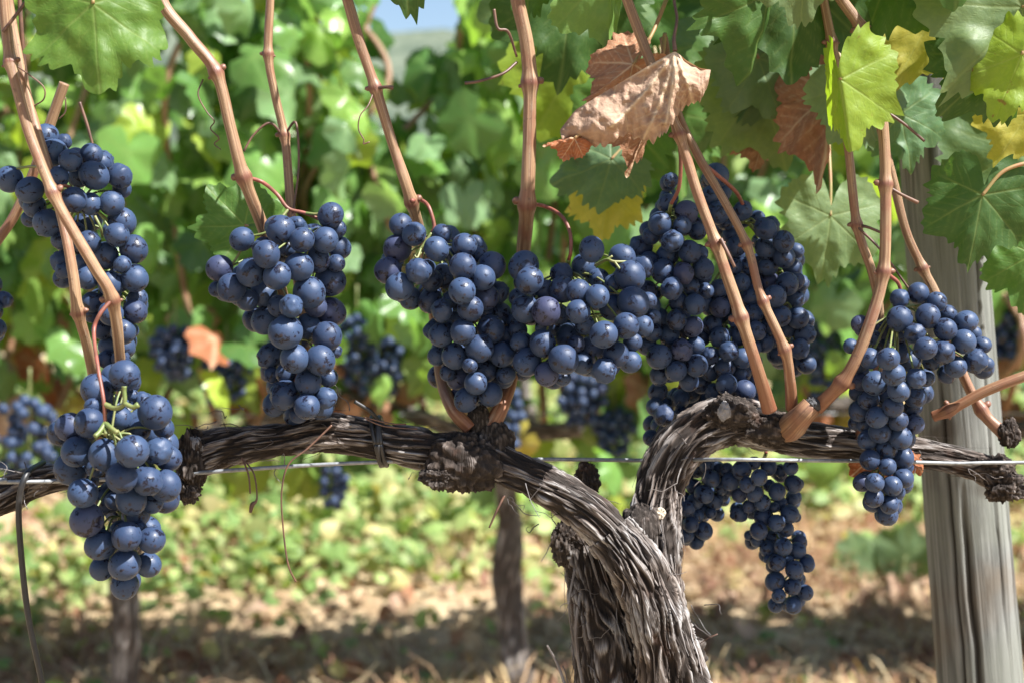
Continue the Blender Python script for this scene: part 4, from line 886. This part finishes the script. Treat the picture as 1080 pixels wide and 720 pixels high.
def canopy_top(x, y):                                              # lower where the photo shows sky
    u = proj((x, y, .9))[0]
    return .96 + .26 * min(1, max(0, abs(u - 450) - 34) / 45) + .05 * math.sin(x * 9.1 + y)
def row_vine(x, y, name_label, n_leaf, size, nlo, seed, group, lean=0.0, zc=.44, width=.40, dense=True, trunk_r=.019, label_cat='grapevine'):
    g = np.random.default_rng(seed)
    r = thing('grapevine', (x, y, 0), name_label, label_cat, group)
    tr = Acc(); k = trunk_r
    pts = np.array([[x + g.normal(0, .006) + lean * z, y + g.normal(0, .006), z, k * (1.25 - z * .7) * g.uniform(.9, 1.15)] for z in np.linspace(-.04, zc, 7)])
    S = spline(pts, .012); V, F, uv, h = tube(S[:, :3], S[:, 3], 28, bark_disp(seed, 5, 1.0, .2)); tr.add(V, F, uv, h=h)
    top = pts[-1, :3]
    for sg in (-1, 1):
        ap = np.array([[top[0] + sg * q * width, y + g.normal(0, .008), zc + .02 * math.sin(q * 5 + seed) + g.normal(0, .006) + .01 * q, k * (.85 - .25 * q)] for q in np.linspace(0, 1, 6)])
        S = spline(ap, .015); V, F, uv, h = tube(S[:, :3], S[:, 3], 20, bark_disp(seed + 3, 5, 1.0, .2)); tr.add(V, F, uv, h=h)
    tr.build('trunk', ROWBARK, r)
    for q in range(8):
        cx = top[0] + (q - 3.5) / 4 * width * 1.02; hgt = canopy_top(cx, y) - .05
        P = np.array([[cx + g.normal(0, .01), y + g.normal(0, .01), zc, .0062]] + [[cx + g.normal(0, .05), y + g.normal(0, .07), z, .005] for z in np.linspace(zc + .15, hgt, 4)])
        S = spline(P, .02); V, F, uv, h = tube(S[:, :3], S[:, 3], 9); mk('cane', V, F, CANE, r, uv, {'h': h * 0})
    P = []
    while len(P) < n_leaf:
        px = top[0] + g.uniform(-1, 1) * width * 1.02; t = canopy_top(px, y); z = zc + .06 + (t - zc - .06) * g.beta(1.25, 1.05)
        if dense and fbm(np.array([[px * 5, z * 5, y * 3]]), 2)[0] < .33 and g.random() < .6: continue
        P.append((px, y + g.normal(0, .10) - .02, z))
    for q in range(int(n_leaf * .05)): P.append((top[0] + g.uniform(-1, 1) * width, y + g.normal(0, .06), zc + g.uniform(-.10, .1)))
    acc = Acc(); leaf_cloud(acc, P, size, g, PAL, nlo); acc.build('foliage', LEAFBG, r)
    acc = Acc(); P = [(top[0] + g.uniform(-1, 1) * width, y + g.normal(0, .08), zc + abs(g.normal(0, .10)) - .02) for q in range(int(n_leaf * .06))]
    leaf_cloud(acc, P, size * .9, g, [BROWN, RUST, TAN, YELLOW], nlo); acc.build('dead_leaves', DRY, r)
    return r
Y2 = 1.45
for k, (u, lb) in enumerate(((-290, 'blurred vine of the next row, at the far left beyond the frame edge'), (128, 'blurred vine of the next row, its trunk below the large-berried bunch at left'), (541, 'blurred vine of the next row, its pale trunk left of the front trunk'), (1022, 'blurred vine of the next row, its trunk hidden by the wooden post'), (1370, 'blurred vine of the next row, right of the wooden post'))):
    p = pt(u, 560, Y2); row_vine(p[0], Y2, lb, 600, .050, (30, 3), 40 + k, 'grapevines of the second row', lean=[.02, .06, -.02, .03, 0][k], zc=.425, width=.36)
Y3 = 3.5
for k in range(7):
    x = -2.55 + k * .85 + .1 * math.sin(k * 3)
    row_vine(x, Y3, ['far vine', 'far vine'][0] + ' of the third row, seen only through gaps in the second row', 300, .085, (18, 2), 60 + k, 'grapevines of the third row', zc=.44, width=.44, trunk_r=.02)
g = np.random.default_rng(77)
acc = Acc(); P = []
for yy in (5.6, 7.8, 10.5):
    for q in range(2200): P.append((g.uniform(-yy * .75, yy * .75), yy + g.normal(0, .18), .42 + .72 * g.beta(1.2, 1.1)))
leaf_cloud(acc, P, .10, g, PAL, (10, 1)); tag(acc.build('distant_vine_rows', LEAFBG), kind='stuff')

# wire of the second row
wire('trellis_wire', [(-500, 440, Y2 - .02, 1.1), (200, 438, Y2 - .02, 1.1), (700, 436, Y2 - .02, 1.1), (1600, 436, Y2 - .02, 1.1)], WIRE, 'thin blurred wire running along the arms of the second row', 'wire')

# bunches of the second row
def far_bunch(u, v, y, hw, hh, label, seed, n=40):
    g = np.random.default_rng(seed); s = pxm(y); R = .0078; c = pt(u, v, y); top = c + np.array([0, 0, hh * s + .012])
    root = thing('grape_bunch', top, label, 'grape bunch', 'blurred grape bunches of the second row'); P = []
    for _ in range(4000):
        if len(P) >= n: break
        t = g.uniform(-1, 1); w = hw * s * (1 - .45 * max(0, -t)) * math.sqrt(max(.05, 1 - max(0, t) ** 3)); a = g.uniform(0, 6.28); q = math.sqrt(g.uniform(.2, 1))
        p = c + np.array([math.cos(a) * q * w, math.sin(a) * q * w * .8, t * hh * s])
        if all(np.linalg.norm(p - e) > R * 1.75 for e in P): P.append(p)
    for p in P:
        o = bpy.data.objects.new('berry', BM[g.integers(len(BM))]); col.objects.link(o); o.parent = root; o.location = p - top; o.scale = [R * g.uniform(.9, 1.08)] * 3
        o.rotation_euler = g.uniform(-.6, .6, 3)
    acc = Acc(); C = np.linspace(top + [0, .01, .03], c - [0, 0, hh * s * .7], 12); V, F, uv, h = tube(C, .0016, 7); acc.add(V, F, uv); acc.build('rachis', STEMGREEN, root)
for k, (u, v, y, hw, hh, lb) in enumerate((
    (184, 372, 1.28, 22, 26, 'small blurred bunch between the two left front bunches, upper left of a dry leaf'),
    (238, 398, 1.32, 26, 28, 'blurred bunch left of the big hanging front bunch, above the left arm'),
    (30, 462, 1.10, 40, 40, 'large blurred bunch at the left edge, behind the large-berried front bunch'),
    (376, 372, 1.30, 24, 40, 'blurred bunch in the gap above the black tie, left one of a pair'),
    (408, 385, 1.36, 22, 34, 'blurred bunch in the gap above the black tie, right one of a pair'),
    (352, 512, 1.38, 13, 22, 'small blurred bunch hanging below the left arm'),
    (615, 420, 1.36, 26, 26, 'blurred bunch among dry leaves below the wide short front bunch'),
    (648, 455, 1.38, 22, 22, 'blurred low bunch beside the bend of the right arm'),
    (280, 345, 1.38, 20, 26, 'blurred bunch hidden behind the upper part of a front bunch'),
    (870, 375, 1.34, 22, 44, 'blurred bunch behind the gap left of the L-shaped front bunch'),
    (535, 440, 1.36, 16, 30, 'blurred bunch right behind the big black knot'),
    (1062, 345, 1.34, 22, 34, 'blurred bunch right of the wooden post'))):
    far_bunch(u, v, y, hw, hh, lb, 800 + k)

# ------------------------------------------------------------------ weeds and straw on the ground
g = np.random.default_rng(5)
acc = Acc(); WP = [(.14, .22, .07), (.19, .28, .09), (.26, .33, .12), (.11, .18, .05), (.30, .33, .13), (.37, .33, .15)]
Vw, Fw, _ = leaf_mesh(8, 1, seed=1, fold=.3, cup=.2, teeth=4, quilt=0)
cnt = 0
_wx = np.linspace(-4, 4, 160); _wy = np.linspace(1, 8, 160); _W = fbm(np.stack(np.meshgrid(_wx, _wy, [3.0], indexing='ij'), -1)[:, :, 0] * np.array([1.6, 1.6, 1]), 3)
def WN(x, y): return _W[int(np.clip((x + 4) / 8 * 159, 0, 159)), int(np.clip((y - 1) / 7 * 159, 0, 159))]
while cnt < 24000:
    y = 1.3 + 5.3 * g.random(); x = g.uniform(-1, 1) * (y + .9) * .46
    d = WN(x, y)
    belt = np.clip((y - 1.95 - .25 * math.sin(x * 2.3 + 1)) / .45, .045, 1)
    if g.random() > np.clip((d - .34) * 6, .02, 1) * belt: continue
    z0 = 0.0; hgt = .012 + .19 * g.random() ** 1.6 * belt * (d + .4)
    tip = g.normal(0, 1, 3) * np.array([1, 1, .6]); M, _ = basis(tip, g.normal(0, .6, 3) + np.array([.2, -.5, 1])); s = g.uniform(.012, .040) * (.65 if y < 2.2 else 1)
    W = (Vw * s) @ M.T + np.array([x, y, z0 + hgt]); c = np.array(WP[g.integers(6)]) * g.uniform(.8, 1.25)
    acc.add(W, Fw, None, tint=np.tile(np.append(c, 1), (len(W), 1))); cnt += 1
tag(acc.build('weeds', WEED), kind='stuff')
acc = Acc(); SP = [(.46, .34, .18), (.36, .24, .12), (.52, .42, .26), (.24, .13, .075), (.30, .16, .11), (.40, .27, .16)]
for _ in range(24000):
    y = 1.1 + 2.6 * g.random() ** 1.1; x = g.uniform(-1, 1) * (y + .9) * .46; z0 = float(gz(x, y)); d = fbm(np.array([[x * 2.3, y * 2.3, 8.0]]), 2)[0]
    if d < .42 and g.random() < .7: continue
    up = g.uniform(.0, 1.2) * (d > .48); a = g.uniform(0, 6.28); L = g.uniform(.025, .13); dr = np.array([math.cos(a), math.sin(a), up]); dr /= np.linalg.norm(dr)
    p = np.array([x, y, z0 + .004]); sd = np.cross(dr, [0, 0, 1]); sd = sd / (np.linalg.norm(sd) + 1e-9) * g.uniform(.0006, .0019)
    e = p + dr * L + np.array([0, 0, -.15 * L * up]); m_ = (p + e) / 2 + np.array([0, 0, .15 * L])
    V = [p - sd, p + sd, m_ + sd, m_ - sd, e + sd * .3, e - sd * .3]; c = np.append(np.array(SP[g.integers(6)]) * g.uniform(.75, 1.2), 1)
    acc.add(V, [(0, 1, 2, 3), (3, 2, 4, 5)], None, tint=np.tile(c, (6, 1)))
tag(acc.build('dry_straw', STRAW), kind='stuff')
# clods
acc = Acc(); Vs, Fs = uvsphere(10, 7)
for _ in range(2200):
    y = 1.0 + 2.6 * g.random(); x = g.uniform(-1, 1) * (y + .9) * .46; r = .004 + .020 * g.random() ** 3
    W = Vs * (1 + .7 * (fbm(Vs * 1.3 + g.uniform(0, 60, 3), 2) - .5))[:, None] * r * np.array([1, 1, .7]) + np.array([x, y, float(gz(x, y)) + r * .1]); acc.add(W, Fs)
tag(acc.build('soil_clods', GROUND, smooth=False), kind='stuff')
acc = Acc(); P = []
while len(P) < 700:
    y = 1.2 + 3.0 * g.random(); x = g.uniform(-1, 1) * (y + .9) * .46; P.append((x, y, float(gz(x, y)) + .006 + .02 * g.random() ** 3))
leaf_cloud(acc, P, .045, g, [TAN, BROWN, (.42, .33, .22), (.24, .13, .09), (.34, .30, .12)], (14, 2), face=(0, -.2, 1)); tag(acc.build('fallen_leaves', DRY), kind='stuff')
# dry reddish bush of dead stalks between the trunk and the post
acc = Acc()
for _ in range(520):
    c0 = pt(g.normal(800, 75), 655, 2.2); x, y = c0[0], 2.2 + g.normal(0, .16); z0 = float(gz(x, y)); d = np.array([g.normal(0, .8), g.normal(0, .5), g.uniform(.15, 1)]); d /= np.linalg.norm(d); L = g.uniform(.04, .13)
    p = np.array([x, y, z0]); C = spline(np.array([p, p + d * L * .5 + g.normal(0, .006, 3), p + d * L + np.array([0, 0, -.2 * L])]), .02); V, F, uv, h = tube(C, np.linspace(.0013, .0006, len(C)), 4); cc = np.append(np.array([(.30, .17, .10), (.36, .22, .12), (.25, .12, .08), (.42, .30, .17)][g.integers(4)]), 1)
    acc.add(V, F, None, tint=np.tile(cc, (len(V), 1)))
tag(acc.build('dead_stalks', STRAW), kind='stuff')
# broad-leaved weed on the bare ground left of the post
wp = pt(938, 672, 2.15); wz = float(gz(wp[0], 2.15))
w = thing('broadleaf_weed', (wp[0], 2.15, wz), 'lone broad-leaved grey-green weed on the bare ground left of the post', 'weed')
for k, (dx, dy, dz, s, n) in enumerate(((-.02, 0, .03, .06, (.3, -1, .5)), (.02, -.02, .06, .075, (-.2, -1, .3)), (-.05, .02, .06, .05, (.1, -.8, .8)), (.04, .03, .03, .05, (.5, -.7, .5)))):
    V, F, vein = leaf_mesh(40, 5, seed=70 + k, cup=.1, teeth=10); b = np.array([wp[0] + dx * .3, 2.15 + dy, wz]); M, _ = basis((dx * 4, 0, 1), n)
    W = V * s @ M.T + b + np.array([dx, 0, dz]); mk('leaf', W, F, LEAFBG, w, None, {'tint': np.tile((.13, .19, .10), (len(W), 1)), 'vein': vein})
    C = np.linspace(b, b + np.array([dx, 0, dz]), 5); V, F, uv, h = tube(C, .0018, 6); mk('stalk', V, F, STEMGREEN, w, uv)
